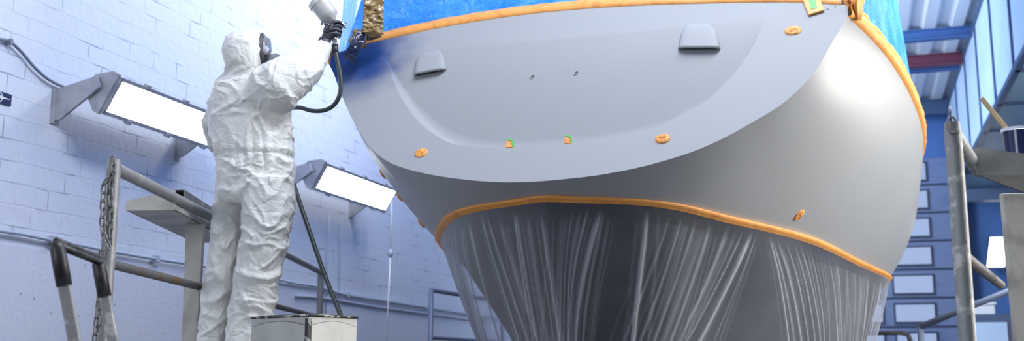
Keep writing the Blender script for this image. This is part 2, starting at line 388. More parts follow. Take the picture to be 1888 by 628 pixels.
def smooth_table(T, rad, power=1):
    st = .03; n = int((T[-1][0]-T[0][0])/st)+1; xs = [T[0][0]+k*st for k in range(n)]; ys = [tab(T, x)**power for x in xs]
    for _ in range(3):
        r = int(rad/st); ext = [ys[0]]*r + ys + [ys[-1]]*r
        for k in range(r): ext[k] = 2*ys[0]-ys[min(r-k, n-1)]; ext[-1-k] = 2*ys[-1]-ys[max(n-1-(r-k), 0)]
        ys = [sum(ext[k:k+2*r+1])/(2*r+1) for k in range(n)]
    return xs[0], st, [max(0, y)**(1/power) for y in ys]
DENSE = {}
def dtab(name, u):
    x0, st, ys = DENSE[name]; q = (u-x0)/st
    if q <= 0: return ys[0]
    if q >= len(ys)-1: return ys[-1]
    i = int(q); return ys[i]+(ys[i+1]-ys[i])*(q-i)
DENSE['WD'] = smooth_table(WD, .35); DENSE['WW'] = smooth_table(WW, .22, 2); DENSE['ZB'] = smooth_table(ZBT, .2)
def zwl(u): return .74 + .042*sm((5.9-u)/.9)
def hullw(u, tau):
    wd = dtab('WD', u); zd = tab(ZD, u); zb = dtab('ZB', u); zw = zwl(u)
    tw = (zw-zb)/(zd-zb)
    if tw > .02:
        r = min(.97, dtab('WW', u)/wd); p = log(1-r*r)/log(1-tw)
    else: p = 1.9
    p = max(.55, min(2.3, p)); p = lerp(1.8, p, sm((u-5.0)/.9))
    return wd*sqrt(max(0, 1-(1-tau)**p))
NI = 90
ROWS = {}
for side, OUT in ((1, OUT_R), (-1, OUT_L)):
    rows = []
    for i in range(NI+1):
        zt_ = .853 + (1.745-.853)*(i/NI)**2.0
        wt = tab(OUT, zt_) if i else 0
        u0 = yt(zt_); zb = dtab('ZB', u0); zd = tab(ZD, u0)
        tau = max(0, min(1, (zt_-zb)/(zd-zb)))
        if i == 0: tau = 0
        if i == NI: tau = 1
        rows.append((zt_, wt, u0, tau, wt-hullw(u0, tau)))
    ROWS[side] = rows
def hp(side, i, u):
    "point on the hull: row i (0 keel line .. NI deck edge), station u"
    zt_, wt, u0, tau, dl = ROWS[side][i]
    zb = dtab('ZB', u); zd = tab(ZD, u)
    k = exp(-((u-u0)/.45)) if u > u0 else 1
    dz = (zt_ - (zb0_(u0) + tau*(tab(ZD, u0)-zb0_(u0))))*k
    lf = 1.025 if side < 0 else 1.0; lf = 1+(lf-1)*sm((u-5.5)/.6)*(1-tau)**.5
    return Vector((XC + side*max(0, hullw(u, tau)+dl*k)*lf, u, zr(zb+tau*(zd-zb)+dz)))
def zb0_(u): return dtab('ZB', u)
NJ = 110
def sig(j): return (j/NJ)**1.7
yacht = thing('sailing_yacht', (XC, 10, 0), 'grey primed sailing yacht seen from the stern, masked for painting', 'yacht')
# primer / antifouling split at the painted waterline
def hull_material():
    m = mat('grey_primer', (.31, .325, .345), .36, 0, .5); b = BS(m)
    g = N(m, 'ShaderNodeNewGeometry'); s = N(m, 'ShaderNodeSeparateXYZ'); L(m, g.outputs['Position'], s.inputs[0])
    mr = N(m, 'ShaderNodeMapRange', interpolation_type='SMOOTHSTEP'); mr.inputs[1].default_value = 5.0; mr.inputs[2].default_value = 5.9
    mr.inputs[3].default_value = HC+.782; mr.inputs[4].default_value = HC+.74; L(m, s.outputs[1], mr.inputs[0])
    gt = N(m, 'ShaderNodeMath', operation='GREATER_THAN'); L(m, s.outputs[2], gt.inputs[0]); L(m, mr.outputs[0], gt.inputs[1])
    n = N(m, 'ShaderNodeTexNoise'); n.inputs['Scale'].default_value = 1.6; n.inputs['Detail'].default_value = 4; L(m, g.outputs['Position'], n.inputs['Vector'])
    r = N(m, 'ShaderNodeMix', data_type='RGBA'); r.inputs[6].default_value = (.30, .315, .335, 1); r.inputs[7].default_value = (.335, .35, .365, 1); L(m, n.outputs[0], r.inputs[0])
    x = N(m, 'ShaderNodeMix', data_type='RGBA'); x.inputs[6].default_value = (.03, .032, .04, 1); L(m, r.outputs[2], x.inputs[7])
    L(m, gt.outputs[0], x.inputs[0]); L(m, x.outputs[2], b.inputs['Base Color'])
    n2 = N(m, 'ShaderNodeTexNoise'); n2.inputs['Scale'].default_value = 260; L(m, g.outputs['Position'], n2.inputs['Vector'])
    rr = N(m, 'ShaderNodeMapRange'); rr.inputs[3].default_value = .30; rr.inputs[4].default_value = .42; L(m, n2.outputs[0], rr.inputs[0]); L(m, rr.outputs[0], b.inputs['Roughness'])
    return m
def transom_material():
    m = mat('transom_primer', (.31, .325, .345), .62, 0, .2); b = BS(m)
    g = N(m, 'ShaderNodeNewGeometry')
    n2 = N(m, 'ShaderNodeTexNoise'); n2.inputs['Scale'].default_value = 6; n2.inputs['Detail'].default_value = 5; L(m, g.outputs['Position'], n2.inputs['Vector'])
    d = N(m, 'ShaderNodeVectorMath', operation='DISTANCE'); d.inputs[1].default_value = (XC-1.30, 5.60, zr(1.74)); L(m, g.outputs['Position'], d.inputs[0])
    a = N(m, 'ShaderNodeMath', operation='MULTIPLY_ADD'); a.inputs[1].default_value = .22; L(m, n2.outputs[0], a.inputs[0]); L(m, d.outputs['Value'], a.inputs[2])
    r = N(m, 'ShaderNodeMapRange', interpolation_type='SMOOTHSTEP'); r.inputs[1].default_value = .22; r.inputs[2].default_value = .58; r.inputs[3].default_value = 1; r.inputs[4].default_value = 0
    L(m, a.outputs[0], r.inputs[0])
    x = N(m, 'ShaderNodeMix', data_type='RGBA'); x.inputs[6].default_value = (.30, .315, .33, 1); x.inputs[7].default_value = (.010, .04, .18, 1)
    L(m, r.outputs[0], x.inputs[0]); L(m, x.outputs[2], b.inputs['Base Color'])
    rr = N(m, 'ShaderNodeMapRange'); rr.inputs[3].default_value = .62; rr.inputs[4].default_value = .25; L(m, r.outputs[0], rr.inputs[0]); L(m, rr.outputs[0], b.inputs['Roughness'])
    return m
M['antifoul'] = noisy(mat('dark_antifouling', (.028, .031, .040), .6), (.045, .05, .06), 3); M['hull'] = hull_material(); M['transom'] = transom_material()
mb = MB()
for side in (1, -1):
    R = []
    for i in range(NI+1):
        u0 = ROWS[side][i][2]; R.append([hp(side, i, lerp(u0, 17.15, sig(j))) for j in range(NJ+1)])
    mb.grid(R)
mb.f = [f for f in mb.f if max(mb.v[i].z-HC-zwl(mb.v[i].y) for i in f) > -.07]
mb.build('hull', M['hull'], yacht, True)
mb = MB()          # side decks, closing the hull at the top
mb.grid([[hp(s, NI, lerp(ROWS[s][NI][2], 17.15, sig(j))) + Vector((0, 0, -.004)) for j in range(NJ+1)] for s in (-1, 1)])
mb.build('deck', M['white'], yacht)
kb = MB(); kb.loft([[(XC+.16*w*cos(t), 10.2+1.1*l*sin(t), z) for t in [k*pi/10 for k in range(20)]] for w, l, z in ((1, 1, HC-.05), (.9, .9, .9), (.9, .85, .25), (1.2, .9, .10), (.9, .8, .06))])
kb.build('keel', M['black'], yacht, True)
# transom
def zrim(x, side): return None
INN = [(1.105, 1.757), (1.043, 1.568), (.956, 1.402), (.833, 1.257), (.708, 1.177), (.583, 1.117), (.323, 1.067), (.175, 1.058), (-.088, 1.054), (-.291, 1.072), (-.447, 1.109), (-.594, 1.197), (-.722, 1.311), (-.854, 1.468), (-.991, 1.673), (-1.048, 1.757)]
inn = crom([(h-1.5, 0, z) for h, z in INN], 8)       # right to left, (x, -, z)
NT = len(inn)
outp = []
for k in range(NT):
    # matching point on the outer outline: cast from the middle of the transom
    c0 = Vector((-1.47, 0, 1.76)); d = inn[k]-c0
    f = k/(NT-1)
    outp.append(f)
def outline(f):
    "f 0 right top .. .5 bottom .. 1 left top"
    s = 1 if f < .5 else -1; q = abs(f-.5)*2
    z = .853 + (1.757-.853)*q**2.2
    return Vector((XC + s*(tab(OUT_R if s > 0 else OUT_L, z) if q > 1e-4 else 0), 0, z))
def ontr(p, d=0): return Vector((p.x, yt(p.z)+d, zr(p.z)))
dense = [outline(k/600) for k in range(601)]
def match(p):
    c0 = Vector((-1.46, 0, 1.757)); a = math.atan2(p.z-c0.z-.0001, p.x-c0.x)
    best = min(dense, key=lambda q: abs(math.atan2(q.z-c0.z-.0001, q.x-c0.x)-a)); return best
O = [match(p) for p in inn]; O[0] = outline(0); O[-1] = outline(1)
def depth(z): return .20*max(0, (1.757-z)/.70)**1.3
def dedge(z): return depth(z)*(.35+.65*sm((1.757-z)/.25))
# inner step offset toward the recess centre
Rr = []
for k in range(NT):
    a = inn[max(k-1, 0)]; b = inn[min(k+1, NT-1)]; t = (b-a).normalized(); nrm = Vector((t.z, 0, -t.x))
    c0 = Vector((-1.46, 0, 1.7))
    if nrm.dot(c0-inn[k]) < 0: nrm = -nrm
    q = inn[k] + nrm*(.018*sm((1.757-inn[k].z)/.25)); q.z = min(q.z, 1.757); Rr.append(q)
mb = MB()
rows = []
for f in (0, .02, .2, .4, .6, .8, .97): rows.append([ontr(O[k].lerp(inn[k], f)) for k in range(NT)])
rows.append([ontr(inn[k]) for k in range(NT)])
mb.grid(rows)
mb.build('transom_rim', M['transom'], yacht, True)
mb = MB(); rows = [[ontr(inn[k]) for k in range(NT)]]
for f in (.15, .3, .45, .6, .75, .9): rows.append([ontr(inn[k].lerp(Rr[k], f), depth(inn[k].lerp(Rr[k], f).z)*sm(f)) for k in range(NT)])
rows.append([ontr(Rr[k], depth(Rr[k].z)) for k in range(NT)])
for f in (.1, .25, .4, .55, .7, .85, 1):
    rows.append([ontr(Vector((Rr[k].x, 0, lerp(Rr[k].z, 1.757, f))), depth(lerp(Rr[k].z, 1.757, f))) for k in range(NT)])
mb.grid(rows); mb.build('transom_recess', M['transom'], yacht, True)
TOP = [(-1.445, 1.80), (-1.277, 1.852), (-1.177, 1.872), (-.851, 1.925), (-.524, 1.958), (-.2, 1.972), (.118, 1.966), (.427, 1.948), (.726, 1.920), (1.014, 1.890), (1.237, 1.858), (1.46, 1.808)]
mb = MB(); xs = [lerp(-1.447, 1.46, k/80) for k in range(81)]
rows = []
for f in (0, .25, .5, .75, 1):
    rows.append([ontr(Vector((XC+x, 0, lerp(1.757, tab(TOP, x), f)))) for x in xs])
mb.grid(rows); mb.build('transom_top', M['transom'], yacht, True)
# masking tape over the transom top edge
def tapestrip(name, path, upv, outv, h, th=.006, wav=.006, label=None, parent=yacht, m='tape'):
    """path: bottom edge points; upv/outv: functions of index giving the up and outward directions"""
    rows = [[], [], [], [], []]
    for k, p in enumerate(path):
        u = upv(k); o = outv(k); hh = h(k) if callable(h) else h
        w = wav*noise.noise(p*9)
        rows[0].append(p - o*.004); rows[1].append(p + o*th + u*.004)
        rows[2].append(p + o*(th+w+.006) + u*hh*.5); rows[3].append(p + o*(th+w*.5) + u*(hh+w)); rows[4].append(p - o*.004 + u*(hh+w))
    b = MB(); b.grid(rows); ob = b.build(name, M[m], parent, True)
    if label: ob['label'] = label
    return ob
NTR = Vector((0, -1, .747)).normalized(); UTR = Vector((0, .747, 1)).normalized()
tp = [ontr(Vector((XC+x, 0, tab(TOP, x)-.004))) for x in [lerp(-1.30, 1.43, k/160) for k in range(161)]]
tapestrip('masking_tape', tp, lambda k: UTR, lambda k: NTR, .085, label='wide orange tape along the top edge of the transom')
# sheer tape, both sides
for side in (1, -1):
    us = [ROWS[side][NI][2] + (16.9-ROWS[side][NI][2])*(k/200)**1.5 for k in range(201)]
    pts = [hp(side, NI, u) for u in us]
    tapestrip('sheer_tape', [p+Vector((0, 0, -.012)) for p in pts], lambda k: Vector((0, 0, 1)), lambda k: Vector((side, 0, .15)).normalized(), lambda k: .062+.02*noise.noise(Vector((k*.13, side, 0))), .02, .012)
    tapestrip('sheer_tape_strip', [p+Vector((side*.012, 0, .045)) for p in pts], lambda k: Vector((-side*.5, 0, 1)).normalized(), lambda k: Vector((side, 0, .5)).normalized(), lambda k: .035+.02*noise.noise(Vector((k*.21, side+5, 0))), .014, .012)
# crumpled tape at right corner
def crumple(name, c, rx, ry, rz, m, parent, amp=.25, fr=18, seed=0):
    b = MB(); rows = []
    for i in range(13):
        th = pi*i/12; rows.append([])
        for j in range(18):
            ph = 2*pi*j/18; d = Vector((sin(th)*cos(ph), sin(th)*sin(ph), cos(th)))
            k = 1+amp*noise.noise(d*2.2+Vector((seed, seed, 0)))+amp*.6*noise.noise(d*fr*.3+Vector((seed, 3, 0)))
            rows[-1].append(Vector(c)+Vector((d.x*rx, d.y*ry, d.z*rz))*k)
    b.grid(rows, closed=True); return b.build(name, M[m], parent, True)
crumple('corner_tape', ontr(Vector((XC+1.47, 0, 1.79)))+Vector((.02, .08, .05)), .05, .10, .10, 'tape', yacht, .4, 18, 2)
crumple('corner_tape', ontr(Vector((XC+1.35, 0, 1.88)))+Vector((.0, .05, .04)), .12, .07, .06, 'tape', yacht, .4, 18, 4)
# waterline tape: z contour of the hull
def wl(side, u, z):
    "half breadth of the real hull surface at height z (relative), by rows"
    prev = None
    for i in range(NI+1):
        if u < ROWS[side][i][2] - 1e-6: 
            prev = None if prev is None else prev
            if ROWS[side][i][0] > z and u < ROWS[side][0][2]: return None
        P = hp(side, i, max(u, ROWS[side][i][2]))
        zz = P.z-HC
        if zz >= z:
            if prev is None: return P
            t = (z-(prev.z-HC))/max(1e-6, (zz-(prev.z-HC))); return prev.lerp(P, t)
        prev = P
    return prev
def contour(dz):
    out = []
    for side in (-1, 1):
        pts = []
        for k in range(240):
            u = 5.0 + 11.6*(k/239)**2.4
            z = zwl(u)+dz
            if dtab('ZB', u) >= z: continue
            P = wl(side, u, z)
            if P is not None: pts.append(P)
        out.append(pts)
    L_, R_ = out
    pts = L_[::-1] + R_
    # even out and smooth
    path = [pts[0]]
    for p in pts[1:]:
        if (p-path[-1]).length > .004: path.append(p)
    d = [0]
    for a, b in zip(path[:-1], path[1:]): d.append(d[-1]+(b-a).length)
    n = 700; res = []; j = 0
    for k in range(n+1):
        s = d[-1]*k/n
        while j < len(d)-2 and d[j+1] < s: j += 1
        res.append(path[j].lerp(path[j+1], (s-d[j])/max(1e-9, d[j+1]-d[j])))
    for _ in range(28):
        res = [res[0]] + [res[i-1]*.25+res[i]*.5+res[i+1]*.25 for i in range(1, n)] + [res[-1]]
    return res
WLn = contour(0.0)
def hnorm(path, k):
    t = (path[min(k+1, len(path)-1)]-path[max(k-1, 0)]); t.z = 0; t.normalize()
    n = Vector((t.y, -t.x, 0)); 
    if n.dot(path[k]-Vector((XC, 9.5, path[k].z))) < 0: n = -n
    return n
WT = contour(.045)
rows = [[], [], [], []]
for k in range(len(WLn)):
    n = hnorm(WLn, k); a = WLn[k]; dv = min(WT, key=lambda q: (q-a).length)-a; b = a+dv.normalized()*.036; w = .004*noise.noise(a*12)
    rows[0].append(a - Vector((0, 0, .012)) + n*.002); rows[1].append(a + n*(.020+w)); rows[2].append(a.lerp(b, .6) + n*(.026+w) - Vector((0, 0, .004))); rows[3].append(b + n*.003)
mb = MB(); mb.grid(rows); mb.build('waterline_tape', M['tape'], yacht, True)['label'] = 'narrow orange tape arching round the waterline'
# vents
def vent(px, side):
    """clam-shell hood on the recess, open side down; px: four corners on the transom plane"""
    def tr(p):
        d = ray(*p); n = Vector((0, 1, -.747)); c = 5.09-.747*1.056 - .747*0
        t = (c)/(n.dot(d)); q = d*t; return Vector((q.x, 0, q.z))
    c = [tr(p) for p in px]    # bl, br, tr, tl
    rows = []
    nu, nv = 20, 12
    for j in range(nv+1):
        v = j/nv; row = []
        for i in range(nu+1):
            s = i/nu*2-1
            a = c[0].lerp(c[1], (s+1)/2); b = c[3].lerp(c[2], (s+1)/2)
            p = a.lerp(b, v)
            q = min(1, abs(s)**4 + v**6)
            h = .042*(1-v*.6)*sqrt(max(0, 1-abs(s)**6))*sqrt(max(0, 1-v**5))
            # round the top corners
            p = p + (Vector(((c[0].x+c[1].x)/2, 0, p.z))-p)*(.18*v**6)
            p.z -= .035*(abs(s)**5)*v**2
            row.append(ontr(p, depth(p.z)+.004-h))
        rows.append(row)
    b = MB(); b.grid(rows); o = b.build('vent_cowl', M['transom'], yacht, True)
    so = o.modifiers.new('s', 'SOLIDIFY'); so.thickness = .010; so.offset = -1
    # dark throat
    k = MB(); a0 = c[0].lerp(c[1], .05); a1 = c[0].lerp(c[1], .95); t0 = c[3].lerp(c[2], .15); t1 = c[3].lerp(c[2], .85)
    w = [a0, a1, a1.lerp(t1, .8), a0.lerp(t0, .8)]
    k.prism([ontr(q, depth(q.z)-.003) for q in w], (0, .003, 0)); k.build('vent_opening', M['black'], o if False else yacht)
vent([(760, 137), (821, 126), (819, 90), (768, 98)], -1)
vent([(1248, 88), (1328, 87), (1320, 42), (1258, 43)], 1)
def trpt(px, py, rec=False):
    d = ray(px, py)
    for dp in ([0.0] if not rec else [0, .05, .05]):
        pass
    dep = 0
    for _ in range(6):
        n = Vector((0, 1, -.747)); c = 5.09-.747*1.056 + dep
        q = d*(c/n.dot(d)); dep = depth(q.z) if rec else 0
    return CAM + q
for p in ((982, 141), (1063, 134)):
    c = trpt(*p, True); b = MB(); b.tube([c-NTR*.01, c+NTR*.003], .009, 14); b.build('bolt_hole', M['black'], yacht)
    b = MB(); rr = [[c+NTR*.003+ (RT*cos(t)+UTR*sin(t))*r for t in [k*pi/8 for k in range(16)]] for r in (.009, .013)]; b.grid(rr, closed=True); b.build('bolt_hole_rim', M['galv'], yacht)
# masking discs over fittings
def disc(c, n, r, asp=1, seed=0, name='masking_disc'):
    n = n.normalized(); a = n.cross(Vector((0, 0, 1))).normalized(); b_ = a.cross(n); rows = []
    for i, (f, h) in enumerate([(1, -.004), (1, .003), (.9, .006), (.7, .008), (.45, .007), (.2, .010), (.02, .008)]):
        rows.append([c + (a*cos(t)+b_*sin(t)*asp)*r*f*(1+.06*noise.noise(Vector((cos(t)*1.5, sin(t)*1.5, seed)))) + n*(h + .016*(f < .95)*noise.noise(Vector((cos(t)*5.5*f, sin(t)*5.5*f, seed+9)))) for t in [k*2*pi/28 for k in range(28)]])
    b = MB(); b.grid(rows, closed=True); return b.build(name, M['tape'], yacht, True)
disc(trpt(1462, 57), NTR, .042, .85, 1); disc(trpt(1222, 256), NTR, .036, .9, 2); disc(trpt(777, 282), NTR, .034, .95, 3)
def hullhit(px, py, side):
    best = None
    for i in range(0, NI+1):
        for j in range(0, 200):
            u = lerp(ROWS[side][i][2], 12, j/199); P = hp(side, i, u); x, y = proj(P)
            d = (x-px)**2+(y-py)**2
            if best is None or d < best[0]: best = (d, i, u, P)
    _, i, u, P = best
    i = min(max(i, 1), NI-1)
    n = (hp(side, i+1, u)-hp(side, i-1, u)).cross(hp(side, i, u+.05)-hp(side, i, u-.05)).normalized()
    if n.dot(Vector((side, 0, -.2))) < 0: n = -n
    return P, n
P, n = hullhit(1473, 395, 1); disc(P, n, .040, 1, 5)
for q in ((703, 322), (772, 417), (731, 368)):
    P, n = hullhit(*q, -1); disc(P, n, .040, .9, q[0])
# masking tabs behind the ledge and the masked card at top right
for p in ((938, 266), (1046, 259)):
    c = trpt(*p); b = MB(); s = .021; UT2 = Vector((0, .5, 1.5))
    pr = [c + RT*dx*s + UT2*dz*s for dx, dz in ((-.8, -.5), (.9, -.5), (.55, .9), (-.6, 1.0))]
    b.prism(pr, Vector((0, .03, 0))); o = b.build('masking_tab', M['tape'], yacht, bevel=.002)
    b = MB(); b.prism([c + RT*dx*s + UT2*dz*s - Vector((0, .002, 0)) for dx, dz in ((-.6, 1.0), (.55, .9), (.9, -.3), (.62, .62), (-.64, .78))], Vector((0, .034, 0))); b.build('green_tape', M['green'], o)
c = [trpt(*p) for p in ((1478, -3), (1510, -6), (1520, 22), (1491, 31))]
b = MB(); b.prism([q+NTR*.002 for q in c], NTR*.012); o = b.build('masking_card', M['tape'], yacht, bevel=.003)
c = [trpt(*p) for p in ((1488, -5), (1503, -6), (1507, 19), (1496, 21))]
b = MB(); b.prism([q+NTR*.013 for q in c], NTR*.003); b.build('green_tape', M['green'], o)
for p in ((1526, 17), (1540, 12)):
    q = trpt(*p); b = MB(); b.tube([q, q+NTR*.003], .004, 10); b.build('rivet', M['black'], yacht)

def underbody(s, t):
    q = s*(len(WLn)-1); i = min(int(q), len(WLn)-2); p = WLn[i].lerp(WLn[i+1], q-i)
    k = lerp(.985, lerp(.58, .77, sm((p.y-6.8)/2)), t**.9)
    return Vector((XC+(p.x-XC)*k, p.y + .03 + t*1.5*sm((9-p.y)/3.5) - .5*t*sm((p.y-9)/4), p.z+.012-t*1.15))
mb = MB(); mb.grid([[underbody(k/240, j/24) for k in range(241)] for j in range(25)]); mb.build('underbody', M['antifoul'], yacht, True)
# ------------------------------------------------------------------ blue film over the deck
def film_blue(c1=(.008, .20, .80), c2=(.22, .62, .98), name='blue_plastic_film'):
    m = bpy.data.materials.new(name); m.use_nodes = True; nt = m.node_tree; b = BS(m)
    b.inputs['Base Color'].default_value = (.035, .30, .86, 1); b.inputs['Roughness'].default_value = .22; b.inputs['Specular IOR Level'].default_value = .7
    g = N(m, 'ShaderNodeNewGeometry')
    n = N(m, 'ShaderNodeTexNoise'); n.inputs['Scale'].default_value = 3; n.inputs['Detail'].default_value = 6; n.inputs['Distortion'].default_value = 1.2; L(m, g.outputs['Position'], n.inputs['Vector'])
    r = N(m, 'ShaderNodeMix', data_type='RGBA'); r.inputs[6].default_value = (*c1, 1); r.inputs[7].default_value = (*c2, 1)
    nr = N(m, 'ShaderNodeMapRange'); nr.inputs[1].default_value = .35; nr.inputs[2].default_value = .72; L(m, n.outputs[0], nr.inputs[0]); L(m, nr.outputs[0], r.inputs[0]); L(m, r.outputs[2], b.inputs['Base Color'])
    n2 = N(m, 'ShaderNodeTexNoise'); n2.inputs['Scale'].default_value = 9; n2.inputs['Detail'].default_value = 7; n2.inputs['Distortion'].default_value = 2.5; L(m, g.outputs['Position'], n2.inputs['Vector'])
    bp = N(m, 'ShaderNodeBump'); bp.inputs['Strength'].default_value = .9; bp.inputs['Distance'].default_value = .05; L(m, n2.outputs[0], bp.inputs['Height']); L(m, bp.outputs[0], b.inputs['Normal'])
    t = N(m, 'ShaderNodeBsdfTranslucent'); t.inputs[0].default_value = (.10, .50, .95, 1); L(m, bp.outputs[0], t.inputs['Normal'])
    x = N(m, 'ShaderNodeMixShader'); x.inputs[0].default_value = .5
    out = [k for k in nt.nodes if k.type == 'OUTPUT_MATERIAL'][0]
    L(m, b.outputs[0], x.inputs[1]); L(m, t.outputs[0], x.inputs[2])
    tr = N(m, 'ShaderNodeBsdfTransparent'); tr.inputs[0].default_value = (.55, .80, 1, 1)
    x2 = N(m, 'ShaderNodeMixShader'); x2.inputs[0].default_value = .14; L(m, x.outputs[0], x2.inputs[1]); L(m, tr.outputs[0], x2.inputs[2]); L(m, x2.outputs[0], out.inputs[0])
    return m
M['bluefilm'] = film_blue()
sheet = thing('blue_plastic_sheet', (XC, 8, zr(1.8)), 'bright blue plastic sheet covering the yacht deck', 'plastic sheet')
path = []
for k in range(90): u = lerp(14.5, 5.75, (k/90)**.7); path.append((hp(-1, NI, u)+Vector((.03, 0, .02)), Vector((1, 0, 0))))
for k in range(110):
    x = lerp(-1.40, 1.40, k/109)
    path.append((ontr(Vector((XC+x, 0, tab(TOP, x)+.02)))+Vector((0, .05, 0)), Vector((-.9*(abs(x)/1.4)**6*(1 if x > 0 else -1), 1, 0)).normalized()))
for k in range(140): u = lerp(5.78, 16, (k/139)**1.4); path.append((hp(1, NI, u)+Vector((-.03, 0, .03)), Vector((-1, 0, 0))))
rows = []
NV = 34
for j in range(NV+1):
    v = j/NV; row = []
    for k, (p, inw) in enumerate(path):
        h = 1.55*v
        left = inw.x > .5
        lean = h*(.10 if inw.x < -.5 else (.30 if left else .22))
        q = p + inw*lean + Vector((0, 0, h))
        sp = k*.35
        fold = .020*abs(noise.noise(Vector((k*.23+v*1.5, v*.8, 1))))+.012*noise.noise(Vector((k*.6-v*2, v*2, 7)))
        q -= inw*fold*(1.0 if v > 0.02 else 0)
        row.append(q)
    rows.append(row)
c = Vector((XC, 9.5, zr(3.6)))
rows.append([r.lerp(Vector((XC, max(6.8, min(14, r.y)), zr(3.55))), .6) for r in rows[-1]])
rows.append([Vector((XC, max(6.8, min(14, r.y)), zr(3.6))) for r in rows[-1]])
M['bluefilm_backlit'] = film_blue((.05, .36, .90), (.30, .72, 1.0), 'backlit_blue_plastic_film')  # paler copy of the stern film, with the light from behind coloured in
mb = MB(); mb.grid([r[:201] for r in rows]); mb.build('film', M['bluefilm'], sheet, True)['label'] = 'deep blue film over the stern'
mb = MB(); mb.grid([r[200:] for r in rows]); mb.build('side_film', M['bluefilm_backlit'], sheet, True)['label'] = 'film along the right side, coloured paler as if lit from behind'
# loose strands at the left corner, brown packing tape and dark flap
M['brown'] = noisy(mat('brown_packing_tape', (.26, .17, .065), .15), (.40, .30, .15), 10, .4, .7, bump=.6, bscale=18, distort=2)
M['flap'] = noisy(mat('dark_tape_flap', (.012, .018, .05), .15), (.05, .06, .10), 8, bump=.4, bscale=20)
def film_light():
    m = mat('pale_blue_film', (.20, .58, .95), .2); nt = m.node_tree; b = BS(m)
    tr = N(m, 'ShaderNodeBsdfTransparent'); tr.inputs[0].default_value = (.55, .82, 1, 1)
    x = N(m, 'ShaderNodeMixShader'); x.inputs[0].default_value = .5
    out = [k for k in nt.nodes if k.type == 'OUTPUT_MATERIAL'][0]
    L(m, b.outputs[0], x.inputs[1]); L(m, tr.outputs[0], x.inputs[2]); L(m, x.outputs[0], out.inputs[0]); return m
M['palefilm'] = film_light()
b = MB()
for k0 in range(1):
    rows = []
    for j in range(26):
        v = j/25; row = []
        for i in range(60):
            s = i/59
            px = lerp(lerp(624, 652, s), lerp(634, 668, s), v) ; py = lerp(lerp(98, 84, s), -60, v)
            D = 6.12 + .05*abs(noise.noise(Vector((s*14, v*.6, 2)))) + .10*s
            row.append(atD(px + 3*sin(v*3+s*4), py, D))
        rows.append(row)
    b.grid(rows)
b.build('film_edge', M['palefilm'], sheet, True)['label'] = 'paler loose edge of the sheet at the left corner'
def strip(name, pts, w, m, parent, amp=.012, seed=0, n=18):
    p = crom(pts, n); rows = []
    for k, q in enumerate(p):
        t = (p[min(k+1, len(p)-1)]-p[max(k-1, 0)]).normalized(); view = (CAM-q).normalized(); a = t.cross(view).normalized()
        rows.append([q + a*w*s + view*amp*(noise.noise(Vector((s*2.5, k*.25, seed)))+.6*noise.noise(Vector((s*6, k*.7, seed+4)))) for s in [x/5-1 for x in range(11)]])
    b = MB(); b.grid(rows); o = b.build(name, M[m], parent, True); so = o.modifiers.new('s', 'SOLIDIFY'); so.thickness = .002; return o
strip('packing_tape', [atD(690, -40, 6.05), atD(689, 10, 6.05), atD(688, 40, 6.03), atD(687, 60, 6.0)], .058, 'brown', sheet, .03, 3)
crumple('tape_bunch', atD(684, 62, 6.04), .075, .05, .028, 'brown', sheet, .5, 24, 8)
crumple('tape_bunch', atD(660, 72, 6.04), .045, .04, .05, 'brown', sheet, .6, 24, 12)
strip('tape_flap', [atD(670, 58, 6.0), atD(656, 84, 5.97), atD(642, 111, 5.96)], .032, 'flap', sheet, .006, 5)

# ------------------------------------------------------------------ clear film skirt
def film_clear():
    m = bpy.data.materials.new('clear_plastic_film'); m.use_nodes = True; nt = m.node_tree; b = BS(m)
    b.inputs['Base Color'].default_value = (.62, .65, .72, 1); b.inputs['Roughness'].default_value = .25
    at = N(m, 'ShaderNodeAttribute', attribute_name='fold')
    tr = N(m, 'ShaderNodeBsdfTransparent'); tr.inputs[0].default_value = (.93, .95, 1, 1)
    tl = N(m, 'ShaderNodeBsdfTranslucent'); tl.inputs[0].default_value = (.55, .58, .66, 1)
    x = N(m, 'ShaderNodeMixShader'); x.inputs[0].default_value = .35; L(m, b.outputs[0], x.inputs[1]); L(m, tl.outputs[0], x.inputs[2])
    x2 = N(m, 'ShaderNodeMixShader'); L(m, at.outputs['Fac'], x2.inputs[0]); L(m, tr.outputs[0], x2.inputs[1]); L(m, x.outputs[0], x2.inputs[2])
    out = [k for k in nt.nodes if k.type == 'OUTPUT_MATERIAL'][0]; L(m, x2.outputs[0], out.inputs[0]); return m
M['clearfilm'] = film_clear()
NS = 3600; NTT = 84
def wlp(s):
    q = s*(len(WLn)-1); i = min(int(q), len(WLn)-2); return WLn[i].lerp(WLn[i+1], q-i)
SL = min((k/2000 for k in range(2001) if wlp(k/2000).y < 9), key=lambda s: proj(wlp(s))[0])   # left-hand turn of the tape
SR = max((k/2000 for k in range(2001) if wlp(k/2000).x > XC), key=lambda s: proj(wlp(s))[0])
S0, S1 = SL-.06, SR+.03
def fbase(s, t):
    p = wlp(s); z = p.z-.008 - t*1.15
    k = lerp(1.006, .80, t**1.15)
    q = Vector((XC+.0+(p.x-XC)*k, p.y + t*1.0*sm((9-p.y)/3.5), z))
    return q
